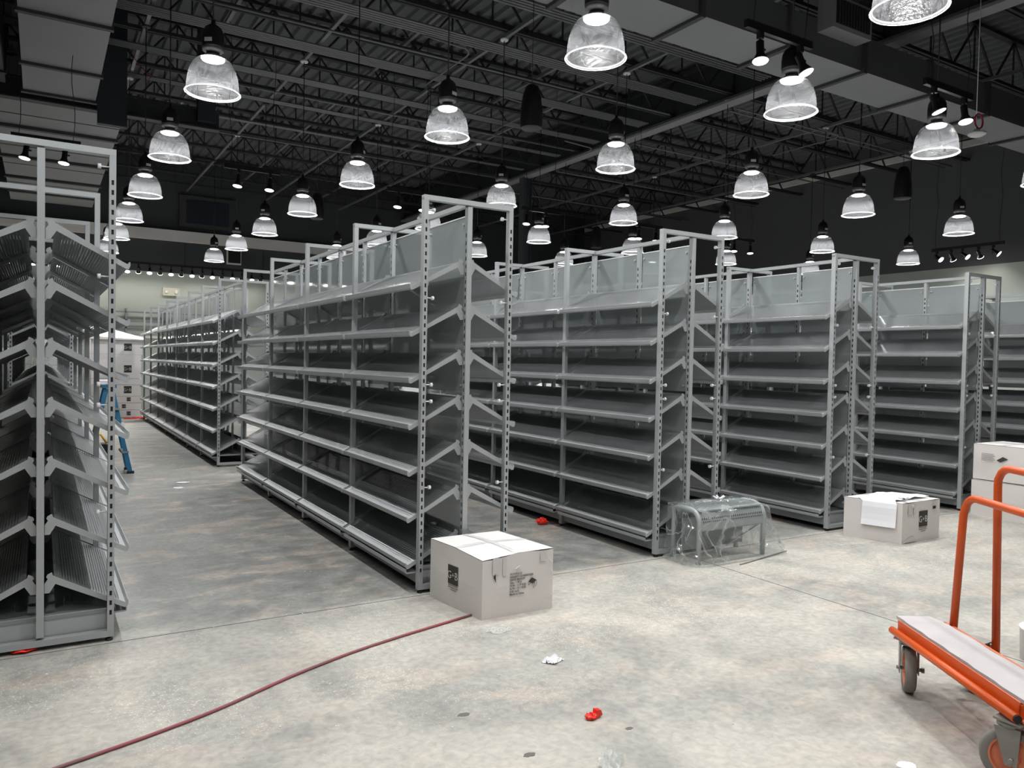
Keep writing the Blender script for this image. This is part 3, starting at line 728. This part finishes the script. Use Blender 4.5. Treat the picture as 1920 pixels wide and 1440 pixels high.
bx, vr, vl, H = carton('white carton with torn dented lid in front of the centre-left shelving run', (2.081, 3.675, 0), (.473, .001), (-.060, .536), .352, crush=.022)
rl = math.atan2(-vl.y, -vl.x)      # left face: reads left to right from the far end to the near corner
nL = Vector((math.sin(rl), -math.cos(rl), 0))
logo(bx, Vector((0, 0, 0)) + vl * .62 + nL * .0065 + Vector((0, 0, .135)), rl, .105)
nR = Vector((vr.y, -vr.x, 0)).normalized()
for k, s_ in enumerate(['POWINCO', 'Item#271-DH0003/005', 'SHOE BENCH', 'Qty.: 1 PCS', 'N.W.: 11.9 KGS', 'G.W.: 13.1 KGS', '4.43 cu.ft', 'Made in China']):
    lettering(s_, .0165, ink2, bx, tuple(vr * .37 + nR * .0075 + Vector((0, 0, .232 - k * .0165))), (PI / 2, 0, 0), thin=.0002)
def bench_icon(parent, p, s):
    m = MB(); y = p[1]
    def P_(a, b): return (p[0] + a * s, y, p[2] + b * s)
    m.face([P_(0, .55), P_(.55, .30), P_(1, .62), P_(.42, .95)], 0); build('printed_bench', m, ink, parent)
    m = MB()
    for a, b in (((0, .55), (0, .2)), ((.55, .3), (.62, -.15)), ((1, .62), (1.02, .1)), ((0, .2), (.3, .38)), ((.62, -.15), (.95, .08)), ((.78, .5), (.78, .05))): m.bar(P_(*a), P_(*b), .0016, .0016)
    build('printed_outline', m, ink2, parent)
bench_icon(bx, (.473 * .63, -.0085, .150), .056)
tr = MB(); tr.prism([(.07, .232), (.083, .205), (.079, .255)], 'y', -.0085, -.006); build('tear', tr, slotdark, bx)
tr = MB()
for a, b in (((.21, .265), (.245, .283)), ((.245, .283), (.235, .262)), ((.44, .30), (.465, .275)), ((.45, .24), (.467, .215)), ((.445, .1), (.46, .085))): tr.bar((a[0], -.008, a[1]), (b[0], -.008, b[1]), .0035, .003)
build('scuff', tr, paper, bx)

b2, vr, vl, H = carton('white carton with a sheet of paper draped over its lid', (6.032, 3.681, 0), (.551, .005), (-.141, .439), .335)
nR = Vector((vr.y, -vr.x, 0)).normalized()
logo(b2, vr * .42 + nR * .0075 + Vector((0, 0, .125)), math.atan2(vr.y, vr.x), .125)
tr = MB(); tr.box(.430, .468, -.009, -.005, .262, .285); build('hand_hole', tr, slotdark, b2)
tr = MB(); tr.prism([(.02, .01), (.2, .012), (.16, .055), (.09, .045)], 'y', -.009, -.006); build('scuff', tr, tapem, b2)
tr = MB(); tr.prism([(.12, .315), (.15, .315), (.135, .290)], 'y', -.009, -.006); build('tear', tr, paper, b2)
# draped sheet
t = thing('paper_sheet', 'large white paper sheet curling over the lid edge of the right carton', 'paper', (6.032, 3.681, .345))
pm = MB(); wv = vl.normalized(); rv = Vector((1, 0, 0)); nL = Vector((-wv.y, wv.x, 0)).normalized()
if nL.x > 0: nL = -nL
path = [(.50, .010), (.42, .006), (.34, .008), (.28, .022), (.22, .014), (.15, .006), (.08, .006), (.03, .010), (.005, .004), (-.010, -.02), (-.016, -.06), (-.018, -.12), (-.022, -.17), (-.03, -.215)]
def sp(i, v):
    u, z = path[i]; wob = .008 * math.sin(6 * v + i) if u > 0 else .004 * math.sin(9 * v)
    if u > 0: return wv * (.06 + v * .30) + rv * u + Vector((0, 0, z + max(0, wob)))
    return wv * (.04 + v * .27 + .02 * (-z)) + nL * (-u) + Vector((0, 0, z))
for i_ in range(len(path) - 1):
    for k in range(6):
        pm.face([sp(i_, k / 6), sp(i_, (k + 1) / 6), sp(i_ + 1, (k + 1) / 6), sp(i_ + 1, k / 6)], 0, True)
build('sheet', pm, paper, t)
roll = MB().tube([tuple(wv * .02 + rv * .05 + Vector((0, 0, .022))), tuple(wv * .03 + rv * .11 + Vector((0, 0, .026))), tuple(wv * .10 + rv * .13 + Vector((0, 0, .026)))], [.012, .018, .016], 10, caps=False)
build('curled_edge', roll, paper, t)
tt = MB()
for z_ in (.148, .140, .132): tt.bar(tuple(vl * .55 + nL * .009 + Vector((0, 0, z_))), tuple(vl * .38 + nL * .009 + Vector((0, 0, z_))), .0015, .0015)
build('printed_line', tt, ink2, b2)

# stacked cartons at the right edge
for k, lb in enumerate(('white carton at the right edge, lower of two stacked, on the floor', 'white carton at the right edge, upper of two stacked')):
    b3, vr3, vl3, _ = carton(lb, (7.985, 3.60, .362 * k), (.55, .0), (0, .56) if k == 0 else (.02, .56), .348)
    if k == 1:
        for q in range(7): build('printed_line', MB().box(-.0085, -.0075, .36 - (q % 3) * .01, .47, .26 - q * .011, .264 - q * .011), ink2, b3)
        ic = MB()
        ic.prism([(.22, .225), (.29, .19), (.33, .205), (.27, .245)], 'x', -.0085, -.0075); build('printed_bench', ic, ink, b3)

# ------------------------------------------------------------ far box stack
fx, fy = .95, 19.65
hts = [.165, .160, .155, .265, .140, .55, .335]
ords = ['bottom one', 'second from bottom', 'third from bottom', 'thick middle one', 'thin one above the middle', 'tallest one', 'topmost one']
z = 0
for k, h in enumerate(hts):
    t = thing('flat_carton', 'pale carton in the far stack beyond the left aisle, %s' % ords[k], 'box', (fx, fy, z), group='cartons stacked at the end of the left aisle')
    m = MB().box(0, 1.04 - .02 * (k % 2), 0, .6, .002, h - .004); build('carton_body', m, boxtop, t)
    if k not in (4,):
        s = .16 if h > .25 else .085
        logo(t, (.66 + (.06 if k in (0, 2) else -.04 if k in (1,) else 0), 0, h * .25), 0, s, small=False)
    z += h
t = thing('wrapped_stack', 'bright white plastic-draped load on top of the far cartons', 'covered load', (fx - .6, fy - .1, z))
cm = MB(); N = 14
def cz(u, v): return .46 * (1 - u * .85) + .05 * math.sin(7 * u + 3 * v) * (1 - u) + .02 * math.sin(13 * v)
for a in range(N):
    for b in range(4):
        f_ = lambda u, v: (u * 1.7, v * .6, cz(u, v) * (.22 + .78 * v))
        cm.face([f_(a / N, b / 4), f_((a + 1) / N, b / 4), f_((a + 1) / N, (b + 1) / 4), f_(a / N, (b + 1) / 4)], 0, True)
    u0, u1 = a / N, (a + 1) / N
    cm.face([(u0 * 1.7, 0, 0), (u1 * 1.7, 0, 0), (u1 * 1.7, 0, cz(u1, 0) * .22), (u0 * 1.7, 0, cz(u0, 0) * .22)])
build('cover', cm, wrapwhite, t)
for q, (x, w_, hz) in enumerate(((-1.05, .9, 1.5), (-.1, .9, 1.7), (-2.3, 1.0, 1.3))):
    t = thing('pallet_load', ['white wrapped load seen between the posts behind the leftmost run', 'tall white wrapped load left of the far carton stack', 'white wrapped load farthest left at the back'][q], 'covered load', (x, 19.7, 0))
    build('pallet', MB().box(0, w_, 0, .8, 0, .12), tapem, t)
    for s_ in range(3): build('carton_layer', MB().box(.02, w_ - .02 - .01 * s_, .02, .78, .12 + s_ * (hz - .12) / 3, .115 + (s_ + 1) * (hz - .12) / 3), boxtop, t)
    build('wrap', MB().box(0, w_, 0, .8, .12, hz + .02), film_m, t)
t = thing('red_debris', 'scattered red scraps at the foot of the far carton stack', 'debris', (1.55, 19.2, 0))
m = MB()
for k in range(9): 
    a = random.uniform(0, .5); b = random.uniform(-.2, .2); m.box(a, a + .12, b, b + .05, 0, .02)
build('scrap', m, redp, t)

# ------------------------------------------------------------ step ladder and tool tray
t = thing('step_ladder', 'small blue step ladder standing in the left aisle behind the slotted post', 'ladder', (.70, 10.55, 0))
for s in (0, 1):
    y = -.26 + s * .36 + .0
    build('front_rail', MB().bar((.22, y, 0), (.02, y * .7, 1.04), .025, .05), bluem, t)
    build('rear_rail', MB().bar((-.24, y, 0), (-.04, y * .7, 1.02), .022, .05), bluem, t)
    build('rubber_foot', MB().box(.18, .26, y - .02, y + .02, 0, .03), rubber, t)
for k in range(3):
    u = (k + 1) / 4; build('tread', MB().box(.22 - .2 * u - .05, .22 - .2 * u + .03, -.26, .10, 1.04 * u - .012, 1.04 * u + .012), galv, t)
build('top_cap', MB().box(-.09, .07, -.22, .10, 1.03, 1.07), bluem, t)
build('folded_cloth', MB().box(-.12, .05, -.20, .05, 1.071, 1.12), paper, t)
build('rail_label', MB().bar((.236, -.262, .12), (.132, -.225, .62), .004, .03), knobm, t)
t = thing('tool_tote', 'black tool tote with yellow handle and red base on the aisle floor by the ladder', 'tool bag', (.62, 11.6, 0))
build('tote_base', MB().box(-.16, .16, -.12, .12, 0, .09), redp, t); build('tote_body', MB().prism([(-.16, .09), (.16, .09), (.13, .24), (-.13, .24)], 'y', -.12, .12), black, t)
build('handle', MB().tube([(-.13, 0, .24), (-.06, 0, .36), (.06, 0, .36), (.13, 0, .24)], .014, 8), yellowm, t)

# ------------------------------------------------------------ bench in plastic
t = thing('shoe_bench', 'grey steel bench with perforated rolled seat, under clear plastic', 'bench', (4.035, 3.978, 0))
BL, BD, BH = .70, .28, .40
def hoop(x, rake):
    pts = [(x - rake, .015, 0), (x - rake * .3, .012, BH - .09)]
    pts += [(x, .10 - .085 * math.cos(a), BH - .095 + .08 * math.sin(a)) for a in (.3, .7, 1.1, 1.57)]
    pts += [(x, BD - .06, BH - .012), (x, BD - .012, BH - .03), (x - rake * .3, BD - .008, BH - .10), (x - rake, BD, 0)]
    return MB().tube(pts, .019, 8)
build('end_frame', hoop(.012, 0), steel, t); build('end_frame', hoop(BL - .012, 0), steel, t)
seat = MB(); arc = [(.005, BH - .155), (.004, BH - .11), (.012, BH - .07), (.035, BH - .035), (.07, BH - .012), (.12, BH), (BD - .02, BH)]
def holes():
    m = bpy.data.materials.new('perforated_seat_steel'); m.use_nodes = True; nt = m.node_tree; b = nt.nodes['Principled BSDF']
    b.inputs['Base Color'].default_value = (.36, .38, .39, 1); b.inputs['Metallic'].default_value = .4; b.inputs['Roughness'].default_value = .35
    tc = nt.nodes.new('ShaderNodeTexCoord'); sp_ = nt.nodes.new('ShaderNodeSeparateXYZ'); nt.links.new(tc.outputs['Object'], sp_.inputs[0])
    s2 = math_node(nt, 'SUBTRACT', sp_.outputs[2], sp_.outputs[1])
    px = .020; r = math_node(nt, 'DIVIDE', s2, .018); fr = math_node(nt, 'SUBTRACT', math_node(nt, 'FRACT', r), .5)
    off = math_node(nt, 'MULTIPLY', math_node(nt, 'FRACT', math_node(nt, 'MULTIPLY', math_node(nt, 'FLOOR', r), .5)), 1.0)
    fx_ = math_node(nt, 'SUBTRACT', math_node(nt, 'FRACT', math_node(nt, 'ADD', math_node(nt, 'DIVIDE', sp_.outputs[0], px), off)), .5)
    d2_ = math_node(nt, 'ADD', math_node(nt, 'MULTIPLY', fr, fr), math_node(nt, 'MULTIPLY', fx_, fx_))
    h_ = math_node(nt, 'MULTIPLY', math_node(nt, 'LESS_THAN', d2_, .085), math_node(nt, 'GREATER_THAN', sp_.outputs[2], BH - .10))
    mx = nt.nodes.new('ShaderNodeMix'); mx.data_type = 'RGBA'; nt.links.new(h_, mx.inputs[0]); mx.inputs[6].default_value = (.36, .38, .39, 1); mx.inputs[7].default_value = (.03, .03, .03, 1)
    nt.links.new(mx.outputs[2], b.inputs['Base Color']); return m
for a, b in zip(arc, arc[1:]): seat.face([(.03, *a), (BL - .03, *a), (BL - .03, *b), (.03, *b)], 0, True)
build('seat', seat, holes(), t)
build('seat_underside', MB().box(.03, BL - .03, .02, BD - .02, BH - .02, BH - .012), steel, t)
build('mirror_panel', MB().quadbox([(.12, .10, .10), (BL - .10, .10, .10), (BL - .10, .12, .10), (.12, .12, .10), (.10, .05, .26), (BL - .08, .05, .26), (BL - .08, .07, .26), (.10, .07, .26)]) or None if False else MB().box(.03, BL - .03, .20, .21, .06, .30), steel_d, t)
build('cross_rail', MB().bar((.02, .03, .245), (BL - .02, .03, .245), .022), steel, t)
for a, b in (((.03, .03, .24), (.28, .19, .05)), ((BL - .03, .03, .24), (BL - .22, .19, .05))): build('brace', MB().bar(a, b, .018, .006), steel, t)
# plastic cover: folded film over the bench
t = thing('plastic_cover', 'crumpled clear plastic film draped over the steel bench', 'plastic wrap', (4.035, 3.978, 0))
import mathutils
fm = MB(); NU, NV = 56, 22
def cov(u, v):
    # u round the bench, v from the top (0) to the floor (1)
    a = 2 * PI * u
    cxp, cyp = BL / 2, BD / 2
    ex_ = .37 + .015; ey_ = .165
    s = max(abs(math.cos(a)) ** 6 + abs(math.sin(a)) ** 6, 1e-6) ** (-1 / 6)
    x = math.cos(a) * s; y = math.sin(a) * s
    flare = 1.0 + .17 * v ** 1.6
    nz = mathutils.noise.noise(Vector((x * 3.1, y * 3.1, v * 3.0)))
    nz2 = mathutils.noise.noise(Vector((x * 9, y * 9, v * 5.0 + 4)))
    pl = .055 * nz + .018 * nz2
    if v < .22:
        k = v / .22; X = cxp + x * ex_ * k; Y = cyp + y * ey_ * k
        Z = BH + .022 + .010 * nz2 - .012 * k ** 3
        if y < 0: Z -= .035 * k ** 4
        return Vector((X, Y, Z))
    w_ = (v - .22) / .78
    skirt = w_ ** 1.3
    X = cxp + x * (ex_ + .02 + (.13 if x > .3 else .035) * skirt + pl * (.3 + w_)); Y = cyp + y * (ey_ + .01 + .05 * skirt + pl * (.3 + w_))
    Z = (BH + .012 - (.035 if y < 0 else 0)) * (1 - w_) + .004 + .02 * max(0, nz) * w_
    if w_ > .8: X += .10 * nz; Y += .05 * nz2
    return Vector((X, min(Y, .298), max(.003, Z)))
grid = [[cov(i_ / NU, j / NV) for i_ in range(NU)] for j in range(NV + 1)]
for j in range(NV):
    for i_ in range(NU):
        fm.face([grid[j][i_], grid[j][(i_ + 1) % NU], grid[j + 1][(i_ + 1) % NU], grid[j + 1][i_]], 0, (i_ + j) % 3 > 0)
build('film', fm, film_m, t)
kn = MB()
for k in range(5):
    a = k * 1.3; kn.tube([(.36, .16, BH + .02), (.36 + .05 * math.cos(a), .16 + .04 * math.sin(a), BH + .05)], [.012, .004], 5)
build('film_knot', kn, paper, t)
t = thing('loose_rod', 'thin grey rod lying on the floor right of the wrapped bench', 'rod', (4.86, 3.90, .006))
build('rod', MB().tube([(-.55, -.06, 0), (.10, .06, 0)], .005, 6), galv, t)

# ------------------------------------------------------------ orange dolly
t = thing('panel_dolly', 'orange tube-frame panel cart with a dusty board deck at lower right', 'cart', (3.27, 2.02, 0))
U = Vector((-.528, -.849, 0)); V = Vector((.849, -.528, 0)); ZV = Vector((0, 0, 1))
def Q(u, v, z): return U * u + V * v + ZV * z
def TB(name, pts, r, m=orange, n=12): return build(name, MB().tube([tuple(p) for p in pts], r, n), m, t)
LN = .86
TB('side_tube', [Q(-.01, 0, .262), Q(LN, 0, .262)], .0165)
TB('tube_plug', [Q(LN - .001, 0, .262), Q(LN + .006, 0, .262)], .0145, rubber)
def qb(name, u0, u1, v0, v1, z0, z1, m):
    mb = MB(); mb.quadbox([tuple(Q(*p)) for p in ((u0, v0, z0), (u1, v0, z0), (u1, v1, z0), (u0, v1, z0), (u0, v0, z1), (u1, v0, z1), (u1, v1, z1), (u0, v1, z1))])
    return build(name, mb, m, t)
qb('side_rail', 0.0, LN - .02, .020, .026, .250, .310, orange)
qb('side_rail', .0, LN + .25, .226, .240, .262, .308, dustor)
qb('end_rail', LN - .026, LN - .02, .020, .20, .250, .300, orange)
qb('deck_plate', 0, LN + .2, .022, .235, .245, .252, dustor)
bd = MB(); NB = 16
for k in range(NB):
    def e(i_): u = -.05 + (LN + .02) * i_ / NB; return u, .038 + .003 * math.sin(i_ * 2.1), .216 + .004 * math.sin(i_ * 1.3 + 1) - (.03 if i_ < 2 else 0) * (2 - i_) / 2
    a, b = e(k), e(k + 1)
    zt0, zt1 = .314, .314
    bd.quadbox([tuple(Q(*p)) for p in ((a[0], a[1], .300), (b[0], b[1], .300), (b[0], b[2], .300), (a[0], a[2], .300), (a[0], a[1], zt0), (b[0], b[1], zt1), (b[0], b[2], zt1), (a[0], a[2], zt0))])
build('deck_board', bd, boardm, t)
def hoopc(u0, u1, v, z0, z1, lean, name):
    r = .085; pts = [Q(u0, v, z0), Q(u0, v + lean * .9, z1 - r)]
    for a in (.35, .8, 1.2): pts.append(Q(u0 + r * (1 - math.cos(a)), v + lean, z1 - r + r * math.sin(a)))
    pts += [Q(u0 + r, v + lean, z1), Q(u1 - r, v + lean, z1)]
    for a in (1.2, .8, .35): pts.append(Q(u1 - r * (1 - math.cos(a)), v + lean, z1 - r + r * math.sin(a)))
    pts += [Q(u1, v + lean * .9, z1 - r), Q(u1, v, z0)]
    TB(name, pts, .0165)
hoopc(.05, .80, .240, .295, .885, .03, 'front_hoop')
hoopc(.075, .80, .415, .205, 1.02, -.02, 'rear_hoop')
TB('elbow', [Q(.075, .415, .205), Q(.078, .41, .192), Q(.12, .39, .188)], .020, dustor)
TB('outrigger_tube', [Q(-.06, .24, .232), Q(-.06, .35, .222), Q(-.0, .40, .212), Q(.075, .412, .206)], .015, dustor)
TB('outrigger_tube', [Q(.035, .24, .225), Q(.05, .39, .208)], .015, dustor)
TB('outrigger_tube', [Q(.70, .24, .225), Q(.72, .40, .208)], .015, dustor)
def caster(u, v, ax, name='caster'):
    c = Q(u, v, 0); c.z = 0
    e_ = bpy.data.objects.new(name, None)
    w_ = MB(); R_, hw = .103, .024
    A = Vector((math.cos(ax), math.sin(ax), 0)); F = Vector((-A.y, A.x, 0)); cen = c + ZV * R_
    def ring(prof, n, mi):
        base = len(w_.v)
        for r, s in prof:
            for k in range(n):
                a = 2 * PI * k / n; w_.v.append(tuple(cen + A * s + F * (r * math.cos(a)) + ZV * (r * math.sin(a))))
        for i_ in range(len(prof) - 1):
            for k in range(n):
                w_.f.append((base + i_ * n + k, base + i_ * n + (k + 1) % n, base + (i_ + 1) * n + (k + 1) % n, base + (i_ + 1) * n + k)); w_.mi.append(mi); w_.sm.append(True)
    ring([(.072, -hw * .8), (.092, -hw), (.100, -hw * .6), (R_, 0), (.100, hw * .6), (.092, hw), (.072, hw * .8)], 32, 0)
    wh = build('wheel', w_, tirem, t)
    w_ = MB(); 
    def ring2(prof, n=28):
        base = len(w_.v)
        for r, s in prof:
            for k in range(n):
                a = 2 * PI * k / n; w_.v.append(tuple(cen + A * s + F * (r * math.cos(a)) + ZV * (r * math.sin(a))))
        for i_ in range(len(prof) - 1):
            for k in range(n):
                w_.f.append((base + i_ * n + k, base + i_ * n + (k + 1) % n, base + (i_ + 1) * n + (k + 1) % n, base + (i_ + 1) * n + k)); w_.mi.append(0); w_.sm.append(False)
    for s in (-1, 1): ring2([(.001, s * .018), (.022, s * .020), (.026, s * .008), (.062, s * .008), (.066, s * .019), (.073, s * .019)])
    build('hub', w_, dustor, wh)
    f = MB(); top = .232
    for s in (-1, 1):
        a = cen + A * (s * .036); b = c + A * (s * .034) + F * .02 + ZV * (top - .02)
        f.bar(tuple(a - ZV * .012), tuple(b), .045, .004, up=tuple(F)) if False else f.quadbox([tuple(p) for p in (a - F * .018 - ZV * .02, a + F * .018 - ZV * .02, a + F * .018 - ZV * .02 + A * (s * .004), a - F * .018 - ZV * .02 + A * (s * .004), b - F * .045, b + F * .035, b + F * .035 + A * (s * .004), b - F * .045 + A * (s * .004))])
    f.tube([tuple(cen - A * .05), tuple(cen + A * .05)], .008, 8)
    f.tube([tuple(c + F * .01 + ZV * (top - .022)), tuple(c + F * .01 + ZV * top)], .042, 16)
    f.box(c.x - .05, c.x + .05, c.y - .045, c.y + .045, top, top + .008)
    build('fork', f, galv, t)
    f = MB().tube([tuple(cen + A * .05 - F * .0), tuple(cen + A * .062)], .012, 6); build('axle_nut', f, galv, t)
caster(.03, .06, math.atan2(-.80, .60))
caster(.80, .03, math.atan2(.30, .95))
caster(.03, .36, math.atan2(-.1, .99)); caster(.80, .36, math.atan2(.3, .95))
# pale object at the right edge
t = thing('grey_bucket', 'edge of a pale grey bin cut by the right frame edge near the cart', 'bin', (4.273, 1.820, 0))
build('bin_body', MB().lathe([(.125, 0), (.13, .15), (.133, .152), (.133, .16)], 24, captop=True, capbot=True), knobm, t)

# ------------------------------------------------------------ things on the floor
hp = [(2.16, 3.80), (2.03, 3.762), (1.419, 3.597), (.997, 3.431), (.638, 3.243), (.387, 3.14), (.169, 3.067), (.022, 3.02), (-.3, 2.90), (-.8, 2.8)]
def cr_(pts, n=6):
    out = []
    for i_ in range(len(pts) - 1):
        p0 = pts[max(i_ - 1, 0)]; p1 = pts[i_]; p2 = pts[i_ + 1]; p3 = pts[min(i_ + 2, len(pts) - 1)]
        for k in range(n):
            s = k / n
            out.append(tuple(.5 * (2 * p1[j] + (p2[j] - p0[j]) * s + (2 * p0[j] - 5 * p1[j] + 4 * p2[j] - p3[j]) * s * s + (-p0[j] + 3 * p1[j] - 3 * p2[j] + p3[j]) * s ** 3) for j in range(2)))
    return out + [pts[-1]]
tag(build('air_hose', MB().tube([(x, y, .007) for x, y in cr_(hp)], .007, 8), hosem), 'thin dusty red hose running across the floor from under the white carton', 'hose')
def crumple(name, m, label, cat, loc, r, flat, seed, n=14, tail=False):
    random.seed(seed); mb = MB(); rows = 8; g_ = []
    for j in range(rows + 1):
        th = PI * j / rows; row = []
        for k in range(n):
            a = 2 * PI * k / n; q = r * (.72 + .5 * random.random()); 
            row.append((q * math.sin(th) * math.cos(a) * 1.15, q * math.sin(th) * math.sin(a), max(.001, flat * r * (1 + math.cos(th)) * (.7 + .5 * random.random()))))
        g_.append(row)
    for j in range(rows):
        for k in range(n): mb.face([g_[j][k], g_[j][(k + 1) % n], g_[j + 1][(k + 1) % n], g_[j + 1][k]])
    if tail: mb.prism([(r * .6, .0), (r * 2.0, .01), (r * 1.7, .03), (r * .7, .035)], 'y', -.012, .012)
    return tag(build(name, mb, m, loc=(loc[0], loc[1], 0)), label, cat)
crumple('crumpled_bag', redp, 'crumpled red plastic scrap on the open floor at bottom centre', 'litter', (1.90, 2.44), .024, .45, 3, tail=True)
crumple('crumpled_bag', redp, 'crumpled red plastic bag lying in the aisle beside the bench shelving', 'litter', (3.80, 5.65), .046, .6, 5)
crumple('crumpled_bag', redp, 'red scrap peeking from under the leftmost shelving frame', 'litter', (-.07, 4.33), .05, .25, 8)
def sheet(name, m, label, loc, r, hgt, seed, rz=0.0):
    random.seed(seed); n = 9; mb = MB(); P_ = {}
    for a in range(n + 1):
        for b in range(n + 1):
            u, v = a / n * 2 - 1, b / n * 2 - 1; e = max(abs(u), abs(v))
            jx = random.uniform(-.5, .5) * .18 * (1.4 if e > .9 else .6); jy = random.uniform(-.5, .5) * .18 * (1.4 if e > .9 else .6)
            P_[a, b] = (r * (u + jx) * (1 + .15 * v), r * .75 * (v + jy), .002 + hgt * random.random() * (1 if (a + b) % 2 else .25))
    for a in range(n):
        for b in range(n): mb.face([P_[a, b], P_[a + 1, b], P_[a + 1, b + 1], P_[a, b + 1]])
    return tag(build(name, mb, m, loc=(loc[0], loc[1], 0), rz=rz), label, 'litter')
sheet('crumpled_paper', paper, 'crumpled white paper scrap on the open floor before the white carton', (2.105, 3.01), .046, .018, 11, .4)
film2 = film_m
sheet('plastic_scrap', scrap_m, 'clear crumpled plastic scrap at the bottom edge of the floor', (1.75, 2.13), .055, .03, 13, .7)
sheet('plastic_scrap', scrap_m, 'pale torn film scrap just in front of the white carton', (2.09, 3.50), .065, .006, 17, .3)
crumple('paper_scrap', paper, 'white torn paper corner at the bottom edge left of the cart wheel', 'litter', (2.68, 1.585), .03, .05, 19)
crumple('paper_scrap', paper, 'larger white chip lying in the left aisle', 'litter', (1.36, 9.3), .06, .08, 23)
crumple('paper_scrap', paper, 'smaller white chip in the left aisle nearer than its neighbour', 'litter', (1.27, 8.95), .05, .08, 29)
stain = mat('dried_grey_stain', (.14, .135, .12), .8)
for (x, y, r, lb) in ((1.466, 2.72, .022, 'dark oval stain spot on the floor below the white carton'), (1.527, 2.32, .02, 'dark grey smudge near the bottom edge of the floor'), (1.98, 2.30, .014, 'small dark smudge right of the red scrap')):
    random.seed(int(x * 1000)); pts = [(x + r * 1.2 * (.8 + .4 * random.random()) * math.cos(a), y + r * .7 * (.8 + .4 * random.random()) * math.sin(a)) for a in [2 * PI * k / 14 for k in range(14)]]
    tag(build('floor_stain', MB().prism(pts, 'z', 0, .0012), stain), lb, 'stain')
random.seed(41)
ch = MB()
for k in range(900):
    y = random.gauss(3.6, .8); x = random.uniform(-1.0, 8.5)
    if k % 3 == 0: y = random.uniform(1.2, 12); x = random.choice([random.uniform(.6, 1.7), random.uniform(1.5, 4.5)])
    if y > 4.2 and not (.5 < x < 1.75): continue
    s = random.uniform(.0015, .0055); a = random.uniform(0, PI); dx, dy = s * math.cos(a), s * math.sin(a)
    ch.quadbox([(x - dx, y - dy, .0005), (x + dy * .6, y - dx * .6, .0005), (x + dx, y + dy, .0005), (x - dy * .6, y + dx * .6, .0005), (x - dx, y - dy, .0022), (x + dy * .6, y - dx * .6, .0026), (x + dx, y + dy, .0018), (x - dy * .6, y + dx * .6, .0022)])
o = tag(build('plaster_chips', ch, paper), 'tiny white plaster chips scattered over the concrete floor', 'debris'); o['kind'] = 'stuff'
